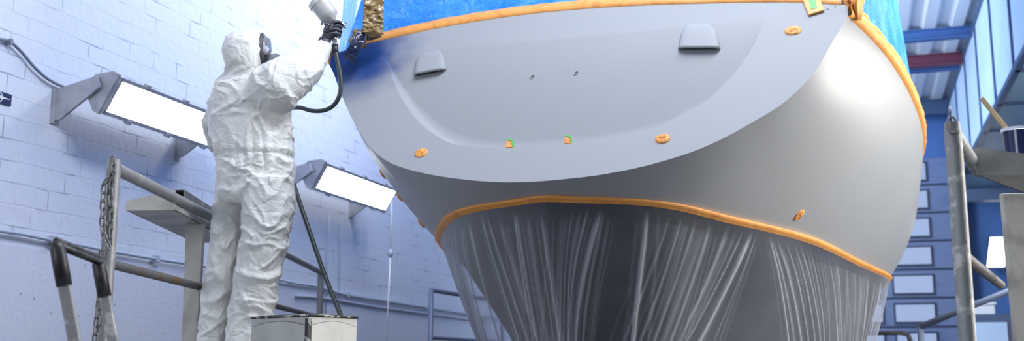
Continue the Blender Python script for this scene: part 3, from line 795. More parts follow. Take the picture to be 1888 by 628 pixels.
# index of the fold lines: from photograph positions at the tape to positions lower down
grid_s = [lerp(SL-.004, S1, k/600) for k in range(601)]
top_px = [proj(fbase(s, 0)) for s in grid_s]
tlow = .57
low_px = [proj(fbase(s, tlow)) for s in grid_s]
def s_at(px, arr):
    best = min(range(len(arr)), key=lambda k: abs(arr[k][0]-px) + (200 if not (610 > 0) else 0)); return grid_s[best]
FL = [(884, 960, 1.0), (893, 975, .7), (862, 925, .6), (850, 905, .7), (838, 893, .7), (828, 885, .7), (945, 985, .9), (950, 993, .6), (1060, 1040, .6), (1072, 1048, .5), (1088, 1050, 1.0), (1112, 1062, .8), (1118, 1075, .45),
      (1196, 1168, .8), (1240, 1150, .45), (1262, 1180, .6), (1285, 1205, .5), (1312, 1232, .6), (1345, 1250, .6), (1375, 1262, .6), (1390, 1285, .9), (1398, 1310, .5),
      (1415, 1455, .8), (1420, 1465, .6), (1428, 1478, .9), (1445, 1490, .7), (1460, 1502, .6), (1470, 1512, .5), (1490, 1520, .6), (1508, 1530, .4), (1525, 1545, .6), (1540, 1552, .5), (1575, 1570, .4), (1600, 1585, .7), (1625, 1595, .8)]
lines = []
for a, b_, w in FL: lines.append((s_at(a, top_px), s_at(b_, low_px), w, .00022+.00030*random.random()))
KEY = sorted(lines)
for _ in range(330):
    s = random.uniform(SL, SR); i = min(range(len(KEY)), key=lambda k: abs(KEY[k][0]-s))
    lines.append((s, s+(KEY[i][1]-KEY[i][0])*random.uniform(.85, 1.1), random.uniform(.03, .20), .00015+.0007*random.random()**3))
lines.sort()
mb = MB(); rows = []; fold = []
import bisect
for j in range(NTT+1):
    t = j/NTT; acc = [0.0]*(NS+1)
    for (a, b_, w, wd_) in lines:
        c = a+(b_-a)*t/tlow; fade = sm((t-.02)/.10+.15*w)
        k0 = int((c-S0-4*wd_)/(S1-S0)*NS); k1 = int((c-S0+4*wd_)/(S1-S0)*NS)+1
        for k in range(max(0, k0), min(NS, k1)+1):
            d = (S0+(S1-S0)*k/NS-c)/wd_
            acc[k] += w*fade*exp(-d*d)
    row = []
    for k in range(NS+1):
        s = S0+(S1-S0)*k/NS
        p = fbase(s, t)
        nrm = Vector((p.x-XC, min(0, p.y-7.5)*.8, 0)).normalized()
        row.append(p + nrm*(.014*min(1.5, acc[k])*min(1, t*6) + .010*noise.noise(Vector((s*30, t*1.5, 0)))*min(1, t*6)))
        fold.append(acc[k])
    rows.append(row)
mb.grid(rows)
skirt = mb.build('clear_plastic_skirt', M['clearfilm'], None, True)
att = skirt.data.attributes.new('fold', 'FLOAT', 'POINT')
for i, f in enumerate(fold):
    s = S0+(S1-S0)*(i % (NS+1))/NS; t = (i//(NS+1))/NTT
    hazy = .11 + .07*noise.noise(Vector((s*25, t*2, 4))) + .66*(1-sm((s-SL)/.075)) + .10*sm((s-.60)/.10) + .30*sm((s-SR+.035)/.03)
    att.data[i].value = max(.04, min(.92, hazy + .85*f))
tag(skirt, 'clear plastic film skirt hanging in folds below the orange waterline tape', 'plastic film')

# ------------------------------------------------------------------ scaffolds
ZP = HC-.02     # working platform level
def railing(name, p0, p1, ztop, label, matp, matr, zmid, farpost=True, mat_mid='rust', mid_extra=0.0):
    t = thing(name, (p0.x, p0.y, 0), label, 'railing')
    d = (p1-p0); d.z = 0; d.normalize()
    for i, p in enumerate((p0, p1) if farpost else (p0,)):
        b = MB(); b.tube([(p.x, p.y, 0), (p.x, p.y, .6), (p.x, p.y, ztop-.02), (p.x, p.y, ztop+.015)], [.030, .030, .030, .026], 20); b.build('post', M[matp], t, True, auto=40)
    a = Vector((p0.x, p0.y, ztop-.02)) + d*.025; e = Vector((p1.x, p1.y, ztop-.02))
    b = MB(); b.tube([a, a.lerp(e, .5), e], .027, 20); b.build('top_rail', M[matr], t, True, auto=40)
    a = Vector((p0.x, p0.y, zmid)) + d*.025; e = Vector((p1.x, p1.y, zmid)) + d*mid_extra
    b = MB(); b.tube([a, a.lerp(e, .5), e], .021, 16); b.build('middle_rail', M[mat_mid], t, True, auto=40)
    return t, d
LP0 = atz(210, 300, HC+.85); LP1 = atz(592, 497, HC+.85)
lr, ld = railing('guard_railing', LP0, LP1, LP0.z, 'galvanised tube guard railing running behind the painter toward the wall', 'galv', 'galv', HC+.42)
RP0 = atz(1756, 233, HC+.85); RP1 = atz(1806, 312, HC+.85); rd = RP1-RP0; rd.z = 0; rd.normalize(); RP1 = atz(1803, 307, HC+.85)
rr_, rd = railing('guard_railing', RP0, RP1, RP0.z, 'paint spotted tube guard railing at the right edge beside the hull', 'galv_dull', 'galv_dull', HC+.385, False, 'rust', .8)
def shackle(parent_name, P, lab):
    b = MB(); c = P+Vector((0, 0, .01)); v = (CAM-c); v.z = 0; v.normalize(); a = v.cross(Vector((0, 0, 1)))
    q = c+v*.036
    pts = [q+a*.016*cos(t)+Vector((0, 0, .030*sin(t)-.012)) for t in [k*2*pi/16 for k in range(17)]]
    b.tube(pts, .005, 8, False)
    pts = [q+a*.004+v*.0+Vector((0, 0, .03)) + Vector((0, 0, 1))*.022*sin(t) + v*.014*cos(t) for t in [k*2*pi/14 for k in range(15)]]
    b.tube(pts, .005, 8, False)
    return tag(b.build(parent_name, M['galv'], None, True), lab, 'shackle')
shackle('shackle', Vector((RP0.x, RP0.y, RP0.z)), 'steel shackle loop on top of the right railing post')
# chain of links on the left post
def link_mesh():
    b = MB(); pts = []
    for k in range(24):
        a = k*2*pi/24; pts.append(Vector((.0105*cos(a), 0, .0105*sin(a) + (.012 if sin(a) >= 0 else -.012))))
    pts.append(pts[0]); b.tube(pts, .0038, 7, False, up=Vector((0, 1, 0))); return b
ch = thing('hanging_chain', (LP0.x, LP0.y, LP0.z), 'steel chain looped over and hanging down the left railing post', 'chain')
proto = link_mesh().build('chain_link', M['chainsteel'], None, True); proto.parent = ch; first = True
def strand(pts):
    global first
    p = crom(pts, 20); d = 0; nxt = 0; k = 0
    for a, b in zip(p[:-1], p[1:]):
        l = (b-a).length
        while d+l >= nxt:
            q = a.lerp(b, (nxt-d)/l); t = (b-a).normalized()
            o = proto if first else proto.copy()
            if not first: COL.objects.link(o); o.parent = ch
            first = False
            o.location = q-Vector(ch.location)
            o.rotation_euler = (t.to_track_quat('Z', 'Y') @ Matrix.Rotation((.3 if k % 2 else 1.75)+random.uniform(-.25, .25), 3, 'Z').to_quaternion()).to_euler()
            nxt += .0345; k += 1
        d += l
DC = 4.60
strand([atD(208, 297, DC), atD(208, 318, DC), atD(203, 350, DC), atD(205, 400, DC), atD(202, 450, DC)])
strand([atD(206, 322, DC-.02), atD(193, 340, DC-.02), atD(190, 380, DC-.02), atD(190, 425, DC-.02), atD(200, 452, DC-.02)])
strand([atD(187, 470, DC+.0), atD(183, 545, DC), atD(179, 590, DC), atD(174, 640, DC)])
# platform decks (seen edge-on just below the frame)
def deck(name, corners, label):
    t = thing(name, (sum(c[0] for c in corners)/4, sum(c[1] for c in corners)/4, 0), label, 'platform')
    b = MB(); b.prism([(x, y, ZP-.05) for x, y in corners], (0, 0, .05)); b.build('deck_boards', M['galv_dull'], t)
    for x, y in corners:
        c = Vector((sum(q[0] for q in corners)/4, sum(q[1] for q in corners)/4, 0)); p = Vector((x, y, 0)).lerp(c, .06)
        b = MB(); b.tube([(p.x, p.y, 0), (p.x, p.y, ZP-.05)], .03, 12); b.build('leg', M['galv_dull'], t, True)
    return t
pl = LP0+ld*.1; pf = LP1-ld*.3; off = Vector((ld.y, -ld.x, 0))
deck('scaffold_platform', [(q.x, q.y) for q in (pl+off*.06, pl+off*1.05, pf+off*1.0, pf+off*.06)], 'scaffold platform under the painter, level with the eye')
# tray tables hung outside the rails
def tray_table(base, d, side, length, label, lab_leg, zlo, zhi, width, legpos):
    """base: near inner corner (world xy); d: direction away; side: outward unit vector"""
    t = thing('tray_table', (base.x, base.y, 0), label, 'table', 'tray tables on the railings')
    z0 = HC+.765
    def P(a, w, z): return Vector((base.x, base.y, 0)) + d*a + side*w + Vector((0, 0, z))
    b = MB(); b.hexa([P(0, 0, z0), P(length, 0, z0), P(length, width, z0), P(0, width, z0), P(0, 0, z0+.006), P(length, 0, z0+.006), P(length, width, z0+.006), P(0, width, z0+.006)]); b.build('tray_bottom', M['tray'], t)
    b = MB(); b.prism([P(-.003, 0, z0-.002), P(-.003, width, z0-.002), P(-.003, width, z0+zlo), P(-.003, 0, z0+zhi)], d*.006); b.build('end_plate', M['tray'], t)
    b = MB(); b.prism([P(length, 0, z0-.002), P(length, width, z0-.002), P(length, width, z0+zlo), P(length, 0, z0+zhi)], d*.006); b.build('end_plate', M['tray'], t)
    b = MB(); b.prism([P(0, 0, z0), P(length, 0, z0), P(length, 0, z0+.028), P(0, 0, z0+.028)], side*.005); b.prism([P(0, width, z0), P(length, width, z0), P(length, width, z0+zlo), P(0, width, z0+zlo)], -side*.005); b.build('side_lip', M['tray'], t)
    a, w = legpos
    q = P(a, w, 0); rv = RT; fv = HD
    b = MB()
    b.hexa([q+rv*x*s+fv*y+Vector((0, 0, z)) for z, s in ((0, .016), (z0, .050)) for x, y in ((-1, -.02), (1, -.02), (1, .02), (-1, .02))])
    b.build('leg', M['legsteel'], t, bevel=.004)
    return t
inner = atz(321, 386, HC+.765); outer = atz(232, 387.5, HC+.765); sv = (outer-inner); wL = sv.length; sv.normalize()
far = atz(430, 446, HC+.765); dl_ = far-inner; lenL = dl_.length; dl_.normalize()
lg = atD(361, 418, 6.05); lp = lg-inner; lp.z = 0
# solve leg position in tray coordinates
det = dl_.x*sv.y-dl_.y*sv.x; la = (lp.x*sv.y-lp.y*sv.x)/det; lw = (dl_.x*lp.y-dl_.y*lp.x)/det
tray_table(inner, dl_, sv, lenL, 'grey sheet metal tray table with tapered leg outside the left railing', '', .048, .100, wL, (la, lw))
b = MB(); c0 = atD(331, 357, 5.92); ax = RT; zz = Vector((0, 0, 1)); Lr = .95; zt1 = c0.z+.024; zb1 = HC+.772; c0.z = (zt1+zb1)/2; hh = (zt1-zb1)/2
for (dx, dz, hx, hz) in ((0, hh-.002, .026, .002), (0, -hh+.002, .026, .002), (-.024, 0, .002, hh), (.024, 0, .002, hh)):
    b.obox(c0+ax*dx+zz*dz+dl_*Lr/2, ax*hx, dl_*Lr/2, zz*hz)
tag(b.build('box_channel', M['galv_dull'], None), 'hollow square steel channel lying on the left tray table behind the rail', 'channel')
inner = atz(1800, 322, HC+.765); sv2 = atz(1888, 312, HC+.785)-inner; sv2.z = 0; sv2.normalize()
lg = atD(1866, 365, 4.95); lp = lg-inner; lp.z = 0; dR = (rd*.9+sv2*.25).normalized(); det = dR.x*sv2.y-dR.y*sv2.x; la = (lp.x*sv2.y-lp.y*sv2.x)/det; lw = (dR.x*lp.y-dR.y*lp.x)/det
tray_table(inner, dR, sv2, .75, 'grey sheet metal tray table holding the paint cup at the right edge', '', .075, .115, .27, (la, lw))
# paint cup with stirring stick
cp = thing('paint_cup', atD(1876, 290, 4.75), 'clear plastic cup of dark blue paint on the right tray table', 'paint cup')
c = atD(1877, 238, 4.72); c.z = c.z; zb0 = HC+.765+.008
b = MB(); n = 32; rings = []
for (r, z) in ((.052, zb0), (.066, c.z-.012), (.071, c.z-.010), (.071, c.z+.002), (.067, c.z+.002), (.064, c.z-.012), (.050, zb0+.003)):
    rings.append([(c.x+r*cos(k*2*pi/n), c.y+r*sin(k*2*pi/n), z) for k in range(n)])
b.loft(rings); b.build('cup', M['cuptrans'], cp, True, auto=40)
b = MB(); rings = [[(c.x+r*cos(k*2*pi/n), c.y+r*sin(k*2*pi/n), z+.006*abs(noise.noise(Vector((cos(k*.2)*3, sin(k*.2)*3, 0))))*(j == 1)) for k in range(n)] for j, (r, z) in enumerate(((.0535, zb0+.004), (.0668, c.z-.013)))]
b.loft(rings); b.build('paint', M['bluepaint'], cp, True, auto=40)
s0 = atD(1809, 180, 4.74); s1 = atD(1868, 252, 4.72); b = MB(); t = (s1-s0).normalized(); a = t.cross(HD).normalized()
b.obox((s0+s1)/2, t*(s1-s0).length/2, a*.012, HD*.003); tag(b.build('stirring_stick', M['wood'], None, bevel=.003), 'flat wooden stirring stick leaning in the paint cup', 'stick')
# ladder head at lower left
la_ = thing('access_ladder', (-2.2, 3.8, 0), 'grey access ladder with black top bar beside the left railing post', 'ladder')
t0 = atz(104, 447, HC+.42); t1 = atz(180, 478, HC+.42); cdv = t1-t0; cdv.z = 0; cdv.normalize(); lean = Vector((-cdv.y, cdv.x, 0))
if lean.dot(RT) < 0: lean = -lean
dn = (lean*.245 + Vector((0, 0, -1))); 
for tt in (t0, t1):
    bot = tt + dn*(tt.z/1.0); q = tt+dn*.14
    b = MB(); b.obox((q+bot)/2, (bot-q)/2, lean*.021, cdv*.014); b.build('stile', M['galv_dull'], la_, bevel=.006)
    b = MB(); ringl = []
    b.tube([tt+dn*.15, tt+dn*.06, tt+dn*.02, tt-dn*.005], [.027, .027, .026, .018], 16); b.build('end_cap', M['black'], la_, True)
b = MB()
for k in range(4):
    o_ = lean*(-.018+.012*k)+Vector((0, 0, -.004-.007*(k % 2)))
    b.tube([t0+o_, t1+o_], .0085, 8)
b.tube([t0+Vector((0, 0, .008)), t1+Vector((0, 0, .008))], .012, 10)
b.build('top_bar', M['black'], la_, True)
for k in range(1, 7):
    q0 = t0+dn*(.28*k+.12); q1 = t1+dn*(.28*k+.12)
    b = MB(); b.tube([q0, q1], .014, 10); b.build('rung', M['galv_dull'], la_, True)

# ------------------------------------------------------------------ tin in front of the painter
tn = thing('square_tin', (-2.5, 4.75, ZP), 'dirty cream square tin with arched side panels at the painter\'s feet', 'tin')
C0 = atz(569, 579, HC+.22); C0.z = 0; dL = Vector((-.93, .36, 0)); dR2 = Vector((.36, .93, 0)); lA, lB, hT = .405, .30, .235
def TP(a, b_, z): return C0 + dL*a + dR2*b_ + Vector((0, 0, ZP+z))
b = MB(); b.hexa([TP(0, 0, 0), TP(lA, 0, 0), TP(lA, lB, 0), TP(0, lB, 0), TP(0, 0, hT), TP(lA, 0, hT), TP(lA, lB, hT), TP(0, lB, hT)]); b.build('body', M['cream'], tn, bevel=.004)
def arch(o, d, n, l):
    b = MB(); pts = [o + d*.012, o + d*(l-.012)]
    for k in range(17):
        f = 1-k/16; pts.append(o + d*(.012+(l-.024)*f) + Vector((0, 0, hT-.028+.022*(1-(2*f-1)**2)-.016)))
    b.prism([p + n*.001 for p in pts], n*.004); b.build('arched_panel', M['cream'], tn)
    g = MB(); g.tube([p + n*.004 for p in pts[2:]], .0014, 6); g.build('panel_edge', M['black'], tn)
arch(TP(0, 0, 0), dL, -dR2, lA); arch(TP(0, 0, 0), dR2, -dL, lB)
b = MB(); b.obox(TP(.004, .004, hT/2), dL*.011, dR2*.011, Vector((0, 0, hT/2-.012))); b.build('corner_strip', M['grime'], tn)
b = MB()
for (a0, b0, a1, b1) in ((0, 0, lA, 0), (0, 0, 0, lB), (lA, 0, lA, lB), (0, lB, lA, lB)):
    p, q = TP(a0, b0, hT), TP(a1, b1, hT); b.tube([p, q], .006, 8)
b.build('rim', M['grime'], tn, True)
b = MB(); b.obox(TP(lA/2, lB/2, hT+.004), dL*(lA/2-.02), dR2*(lB/2-.02), Vector((0, 0, .006))); b.build('lid', M['grime'], tn)

# ------------------------------------------------------------------ painter
DP = 5.9
person = thing('person', (-3.15, 5.2, ZP), 'person in white hooded coverall with raised right arm spraying the transom', 'person')
PXM = DP/FOC
def ring(px, py, D, hw, dp, tang=None, n=28, pw=2.3):
    c = atD(px, py, D); ax = RT; ay = HD
    if tang is not None:
        t = (RT*tang[0] + UPZ*(-tang[1])).normalized(); ax = t.cross(HD).normalized()
    r = hw*D/FOC; out = []
    for k in range(n):
        a = 2*pi*k/n; ca, sa = cos(a), sin(a)
        out.append(c + ax*r*math.copysign(abs(ca)**(2/pw), ca) + ay*dp*math.copysign(abs(sa)**(2/pw), sa))
    return out
def limb(mbx, rows, tang=True):
    rg = []
    for i, (px, py, D, hw, dp) in enumerate(rows):
        a = rows[max(i-1, 0)]; b = rows[min(i+1, len(rows)-1)]
        rg.append(ring(px, py, D, hw, dp, (b[0]-a[0], b[1]-a[1]) if tang else None))
    mbx.loft(rg)
# face direction: to the right, slightly away and up
fdir = (RT*.90 + HD*.38 + UPZ*.10).normalized(); fup = (UPZ - fdir*UPZ.dot(fdir)).normalized(); fsd = fdir.cross(fup)
fc = atD(452, 93, 5.87)
cv = MB()
# hood opening, drawn forward to the edge of the mask
cv.loft([[fc + fdir*(f-.028*cos(t)**2*(f > .03)) + fsd*cos(t)*r1 + fup*(sin(t)*r2-.004) for t in [k*2*pi/28 for k in range(28)]] for f, r1, r2 in ((-.06, .085, .10), (0, .103, .120), (.04, .106, .124), (.075, .102, .120), (.094, .094, .112))])
limb(cv, [(452, 128, 5.88, 22, .08), (452, 141, 5.88, 42, .10), (456, 155, 5.88, 58, .125), (457, 175, 5.88, 70, .145), (460, 205, 5.9, 77, .16), (463, 235, 5.9, 78, .165), (467, 262, 5.9, 74, .165), (470, 282, 5.9, 72, .165), (471, 292, 5.9, 66, .150), (472, 303, 5.9, 72, .165), (472, 330, 5.9, 72, .17), (472, 358, 5.9, 70, .165), (472, 378, 5.9, 60, .14)], False)
limb(cv, [(437, 330, 5.95, 36, .12), (431, 370, 5.95, 36, .125), (422, 430, 5.95, 30, .115), (413, 480, 5.95, 29, .105), (405, 530, 5.95, 28, .10), (398, 580, 5.95, 28, .10), (392, 630, 5.95, 28, .10), (389, 662, 5.95, 25, .09), (388, 672, 5.95, 18, .07)], False)
limb(cv, [(500, 330, 5.84, 43, .13), (496, 370, 5.84, 46, .14), (491, 430, 5.83, 43, .135), (482, 480, 5.82, 41, .12), (471, 530, 5.82, 40, .115), (462, 580, 5.82, 40, .11), (454, 630, 5.82, 39, .11), (450, 660, 5.82, 34, .10), (449, 671, 5.82, 26, .08)], False)
limb(cv, [(470, 190, 5.84, 34, .10), (492, 172, 5.80, 48, .125), (515, 155, 5.78, 50, .12), (538, 139, 5.80, 44, .11), (558, 123, 5.84, 38, .10), (576, 108, 5.90, 32, .085), (590, 95, 5.93, 25, .065), (600, 84, 5.96, 17, .05), (606, 78, 5.97, 11, .035)])
limb(cv, [(550, 130, 5.84, 26, .07), (572, 136, 5.86, 17, .06), (585, 140, 5.88, 8, .03)])
limb(cv, [(430, 165, 6.0, 30, .10), (406, 195, 6.02, 25, .09), (396, 235, 6.08, 22, .085), (402, 268, 6.2, 20, .075), (430, 282, 6.32, 17, .065), (462, 262, 6.38, 12, .05)])
HX = 447
limb(cv, [(HX-1, 59, 5.86, 10, .03), (HX-1, 63, 5.86, 22, .07), (HX-1, 72, 5.86, 31, .10), (HX, 84, 5.86, 36, .115), (HX, 98, 5.86, 38, .12), (HX, 112, 5.86, 37, .118), (HX+1, 124, 5.86, 34, .11), (HX+3, 136, 5.87, 34, .105), (HX+4, 150, 5.88, 40, .11)], False)
tmp = cv.build('coverall_source', M['white'], None, True)
rm = tmp.modifiers.new('r', 'REMESH'); rm.mode = 'VOXEL'; rm.voxel_size = .0065
smo = tmp.modifiers.new('s', 'SMOOTH'); smo.factor = .5; smo.iterations = 14
dg = bpy.context.evaluated_depsgraph_get(); me = bpy.data.meshes.new_from_object(tmp.evaluated_get(dg))
bpy.data.objects.remove(tmp, do_unlink=True)
# crumpled cloth: creases in several directions, stronger at joints
wz = atD(471, 292, DP).z; wc = atD(471, 292, DP)
elb = atD(545, 140, 5.80); kneeR = atD(488, 440, 5.8); kneeL = atD(418, 450, 5.95); arm0 = atD(505, 165, 5.8)
me.calc_normals_split() if hasattr(me, 'calc_normals_split') else None
def rdg(p): 
    v = 1-abs(noise.noise(p))*2.2; return max(-.4, v)
def shp(p):
    'sharp crease: narrow ridge on a flat ground'
    return max(0, 1-abs(noise.noise(p))*4.5)**1.5 - .25*noise.noise(p*.7+Vector((3, 3, 3)))
newco = []
for v in me.vertices:
    p = v.co; n = v.normal; q = Vector((p.dot(RT), p.dot(HD), p.z))
    wrp = noise.noise_vector(q*4)*.12
    q2 = q+wrp
    hood = sm((p.z-atD(450, 135, DP).z)/.06)
    leg = sm((wz-.18-p.z)/.2)
    A = shp(Vector((q2.x*4+q2.z*3, q2.y*4, q2.z*6-q2.x*2)))
    B = shp(Vector((q2.x*7-q2.z*6, q2.y*6, q2.z*5+q2.x*5)) + Vector((5, 1, 2)))
    Cc = shp(Vector((q2.x*12+q2.z*8, q2.y*12, q2.z*8-q2.x*6)) + Vector((1, 7, 3)))
    amp = 1-.6*hood
    d = .012*A*amp + .007*B*amp + .0055*Cc*(.4+.6*amp)
    # waist gathers
    gz = (p.z-wz)
    ga = math.atan2(q.y-wc.dot(HD), q.x-wc.dot(RT))
    pleat = abs(sin(ga*11+1.5*noise.noise(q*6)))
    d += .010*pleat*exp(-(gz/.09)**2)*(0 if abs(q.x-wc.dot(RT)) > .3 else 1)
    # vertical drapes on the trousers
    d += leg*.007*rdg(Vector((q2.x*13, q2.y*10, q2.z*2.2)))
    newco.append(p + n*(d-.006))
for v, c in zip(me.vertices, newco): v.co = c - Vector(person.location)
for p in me.polygons: p.use_smooth = True
M['suit'] = mat('white_coverall', (.70, .70, .67), .62)
b = BS(M['suit']); b.inputs['Subsurface Weight'].default_value = 0
tcn = N(M['suit'], 'ShaderNodeTexCoord'); vn = N(M['suit'], 'ShaderNodeTexNoise'); vn.inputs['Scale'].default_value = 34; vn.inputs['Detail'].default_value = 5; vn.inputs['Distortion'].default_value = 1.6
L(M['suit'], tcn.outputs['Object'], vn.inputs['Vector'])
vo = N(M['suit'], 'ShaderNodeTexVoronoi', feature='DISTANCE_TO_EDGE'); vo.inputs['Scale'].default_value = 13
nd = N(M['suit'], 'ShaderNodeTexNoise'); nd.inputs['Scale'].default_value = 5; L(M['suit'], tcn.outputs['Object'], nd.inputs['Vector'])
mx = N(M['suit'], 'ShaderNodeMix', data_type='VECTOR'); mx.inputs[0].default_value = .25; L(M['suit'], tcn.outputs['Object'], mx.inputs[4]); L(M['suit'], nd.outputs[1], mx.inputs[5]); L(M['suit'], mx.outputs[1], vo.inputs['Vector'])
mn = N(M['suit'], 'ShaderNodeMath', operation='MINIMUM'); mn.inputs[1].default_value = .12; L(M['suit'], vo.outputs[0], mn.inputs[0])
ad = N(M['suit'], 'ShaderNodeMath', operation='MULTIPLY_ADD'); ad.inputs[1].default_value = 4; L(M['suit'], mn.outputs[0], ad.inputs[0]); L(M['suit'], vn.outputs[0], ad.inputs[2])
bp = N(M['suit'], 'ShaderNodeBump'); bp.inputs['Strength'].default_value = .35; bp.inputs['Distance'].default_value = .012; L(M['suit'], ad.outputs[0], bp.inputs['Height']); L(M['suit'], bp.outputs[0], b.inputs['Normal'])
me.materials.clear(); me.materials.append(M['suit'])
suit = bpy.data.objects.new('coverall', me); COL.objects.link(suit); suit.parent = person
suit['label'] = 'white crumpled hooded coverall with elastic waist'
# waist seam
# body under the clothes: one skinned figure with a face
def skin_obj(name, verts, edges, radii, m, parent, root=0, sub=2):
    me = bpy.data.meshes.new(name); off = ROOTS[parent.name]
    me.from_pydata([tuple(Vector(v)-off) for v in verts], edges, []); me.update()
    o = bpy.data.objects.new(name, me); COL.objects.link(o); o.parent = parent; ROOTS[o.name] = off
    sk = o.modifiers.new('skin', 'SKIN'); sk.use_smooth_shade = True
    for i, r in enumerate(radii):
        d = me.skin_vertices[0].data[i]; r = r if isinstance(r, tuple) else (r, r); d.radius = r; d.use_root = (i == root)
    s = o.modifiers.new('sub', 'SUBSURF'); s.levels = sub; s.render_levels = sub
    me.materials.append(m); return o
V = [atD(472, 345, 5.9), atD(470, 290, 5.9), atD(460, 200, 5.9), atD(455, 150, 5.88), atD(453, 128, 5.87),
     atD(496, 165, 5.82), atD(550, 132, 5.84), atD(600, 84, 5.96),
     atD(425, 180, 6.0), atD(400, 260, 6.15), atD(455, 268, 6.38),
     atD(498, 370, 5.85), atD(486, 500, 5.82), atD(452, 655, 5.82), atD(434, 370, 5.94), atD(412, 500, 5.95), atD(390, 658, 5.95),
     atD(455, 112, 5.87), atD(455, 92, 5.87), atD(455, 72, 5.87)]
E_ = [(0, 1), (1, 2), (2, 3), (3, 4), (2, 5), (5, 6), (6, 7), (2, 8), (8, 9), (9, 10), (0, 11), (11, 12), (12, 13), (0, 14), (14, 15), (15, 16), (4, 17), (17, 18), (18, 19)]
skin_obj('body', V, E_, [.075, .09, .10, .06, .05, .05, .042, .028, .05, .04, .028, .06, .045, .035, .06, .045, .035, .062, .075, .055], M['skin'], person)
nb = MB()
nb.tube([fc+fdir*.070+fup*.03, fc+fdir*.092+fup*.0, fc+fdir*.10-fup*.012, fc+fdir*.08-fup*.02], [.008, .012, .014, .008], 10)
nb.build('nose', M['skin'], person, True)
# full-face respirator
mk = MB(); rg = []
for (f, r1, r2) in ((.085, .088, .105), (.100, .090, .108), (.112, .086, .102), (.112, .076, .092), (.098, .076, .092)):
    rg.append([fc + fdir*(f - .03*(abs(cos(t))**2)) + fsd*cos(t)*r1 + fup*(sin(t)*r2-.008) for t in [k*2*pi/36 for k in range(36)]])
mk.grid(rg, closed=True)
mask = mk.build('respirator_mask', M['maskrubber'], person, True)
vs = MB(); rg = []
for f, k in ((0, 1), (.018, .93), (.032, .75), (.040, .45), (.042, .05)):
    rg.append([fc + fdir*(.105 + f - .03*(abs(cos(t))**2)*k) + fsd*cos(t)*.078*k + fup*(sin(t)*.066*k+.022) for t in [q*2*pi/32 for q in range(32)]])
vs.grid(rg, closed=True); vs.build('visor', M['visor'], mask, True)
mz = MB(); mz.tube([fc+fdir*.10-fup*.06, fc+fdir*.14-fup*.066, fc+fdir*.165-fup*.07], [.048, .044, .034], 18); mz.build('mouthpiece', M['maskrubber'], mask, True)
for s in (1, -1):
    c_ = fc+fdir*.135-fup*.072+fsd*s*.035; ax = (fdir*.4+fsd*s*.9-fup*.1).normalized()
    ft = MB(); ft.tube([c_, c_+ax*.012, c_+ax*.030, c_+ax*.042, c_+ax*.046], [.030, .041, .042, .042, .034], 22); ft.build('filter_cartridge', M['filter'], mask, True, auto=40)
# boots on the platform
for px, D in ((449, 5.82), (388, 5.95)):
    q = atD(px, 671, D); bd = (RT*.5+HD*.85).normalized(); sd = bd.cross(UPZ)
    bt = MB(); rg = []
    for (a, w, h) in ((-.10, .030, .05), (-.085, .042, .10), (-.03, .046, .11), (.04, .048, .085), (.12, .052, .06), (.165, .045, .045), (.185, .02, .03)):
        rg.append([Vector((q.x, q.y, ZP)) + bd*a + sd*w*cos(t) + UPZ*(max(0, h*(.5+.5*sin(t)))) for t in [k*2*pi/18 for k in range(18)]])
    bt.loft(rg); bt.build('boot', M['boot'], person, True)

# gloved hand: palm and five separate fingers closed round the gun handle
def chain_mesh(name, chains, m, parent):
    verts = []; edges = []; rad = []
    for ch_ in chains:
        b0 = None
        for i, (P, r, link) in enumerate(ch_):
            verts.append(P); rad.append(r); k = len(verts)-1
            if link is not None: edges.append((link, k))
            elif i > 0: edges.append((k-1, k))
    return skin_obj(name, verts, edges, rad, m, parent)
HDp = 5.98
g0 = atD(597, 82, 5.965); g1 = atD(602, 68, 5.965); g2 = atD(607, 55, 5.965)
k1 = atD(615, 41, 5.96); k2 = atD(620, 47, 5.955); k3 = atD(621, 54, 5.955); k4 = atD(620, 61, 5.955)
def fing(base, link, a, bq, c_, r): return [(base, r*1.12, link), (a, r, None), (bq, r*.95, None), (c_, r*.85, None)]
ch_ = [[(g0, (.030, .024), None), (g1, (.034, .024), None), (g2, (.036, .022), None)]]
ch_.append(fing(k1, 2, atD(625, 40, 5.97), atD(631, 46, 6.0), atD(628, 50, 6.03), .0105))
ch_.append(fing(k2, 2, atD(628, 49, 5.97), atD(629, 52, 6.01), atD(620, 54, 6.03), .0110))
ch_.append(fing(k3, 2, atD(629, 57, 5.97), atD(628, 60, 6.01), atD(619, 61, 6.03), .0105))
ch_.append(fing(k4, 1, atD(627, 64, 5.97), atD(626, 67, 6.01), atD(618, 67, 6.025), .0095))
ch_.append([(atD(600, 55, 5.985), .013, 1), (atD(604, 44, 6.01), .012, None), (atD(612, 41, 6.02), .0105, None)])
chain_mesh('glove', ch_, M['gloves'], person)['label'] = 'black nitrile glove closed round the spray gun'
b = MB(); b.tube([atD(592, 86, 5.965), atD(597, 80, 5.965), atD(600, 72, 5.965)], [.036, .037, .034], 18); b.build('glove_cuff', M['gloves'], person, True)
h1 = [[(atD(455, 268, 6.38), .026, None), (atD(466, 262, 6.38), .03, None), (atD(476, 256, 6.38), .03, None)]]
for i in range(4):
    a = atD(482, 250+4*i, 6.37+.012*i); h1.append([(a, .0105, 2), (a+RT*.03, .010, None), (a+RT*.05+HD*.02, .009, None), (a+RT*.04+HD*.04, .008, None)])
h1.append([(atD(468, 248, 6.38), .012, 1), (atD(474, 242, 6.38), .011, None), (atD(480, 240, 6.38), .009, None)])
chain_mesh('glove', h1, M['gloves'], person)

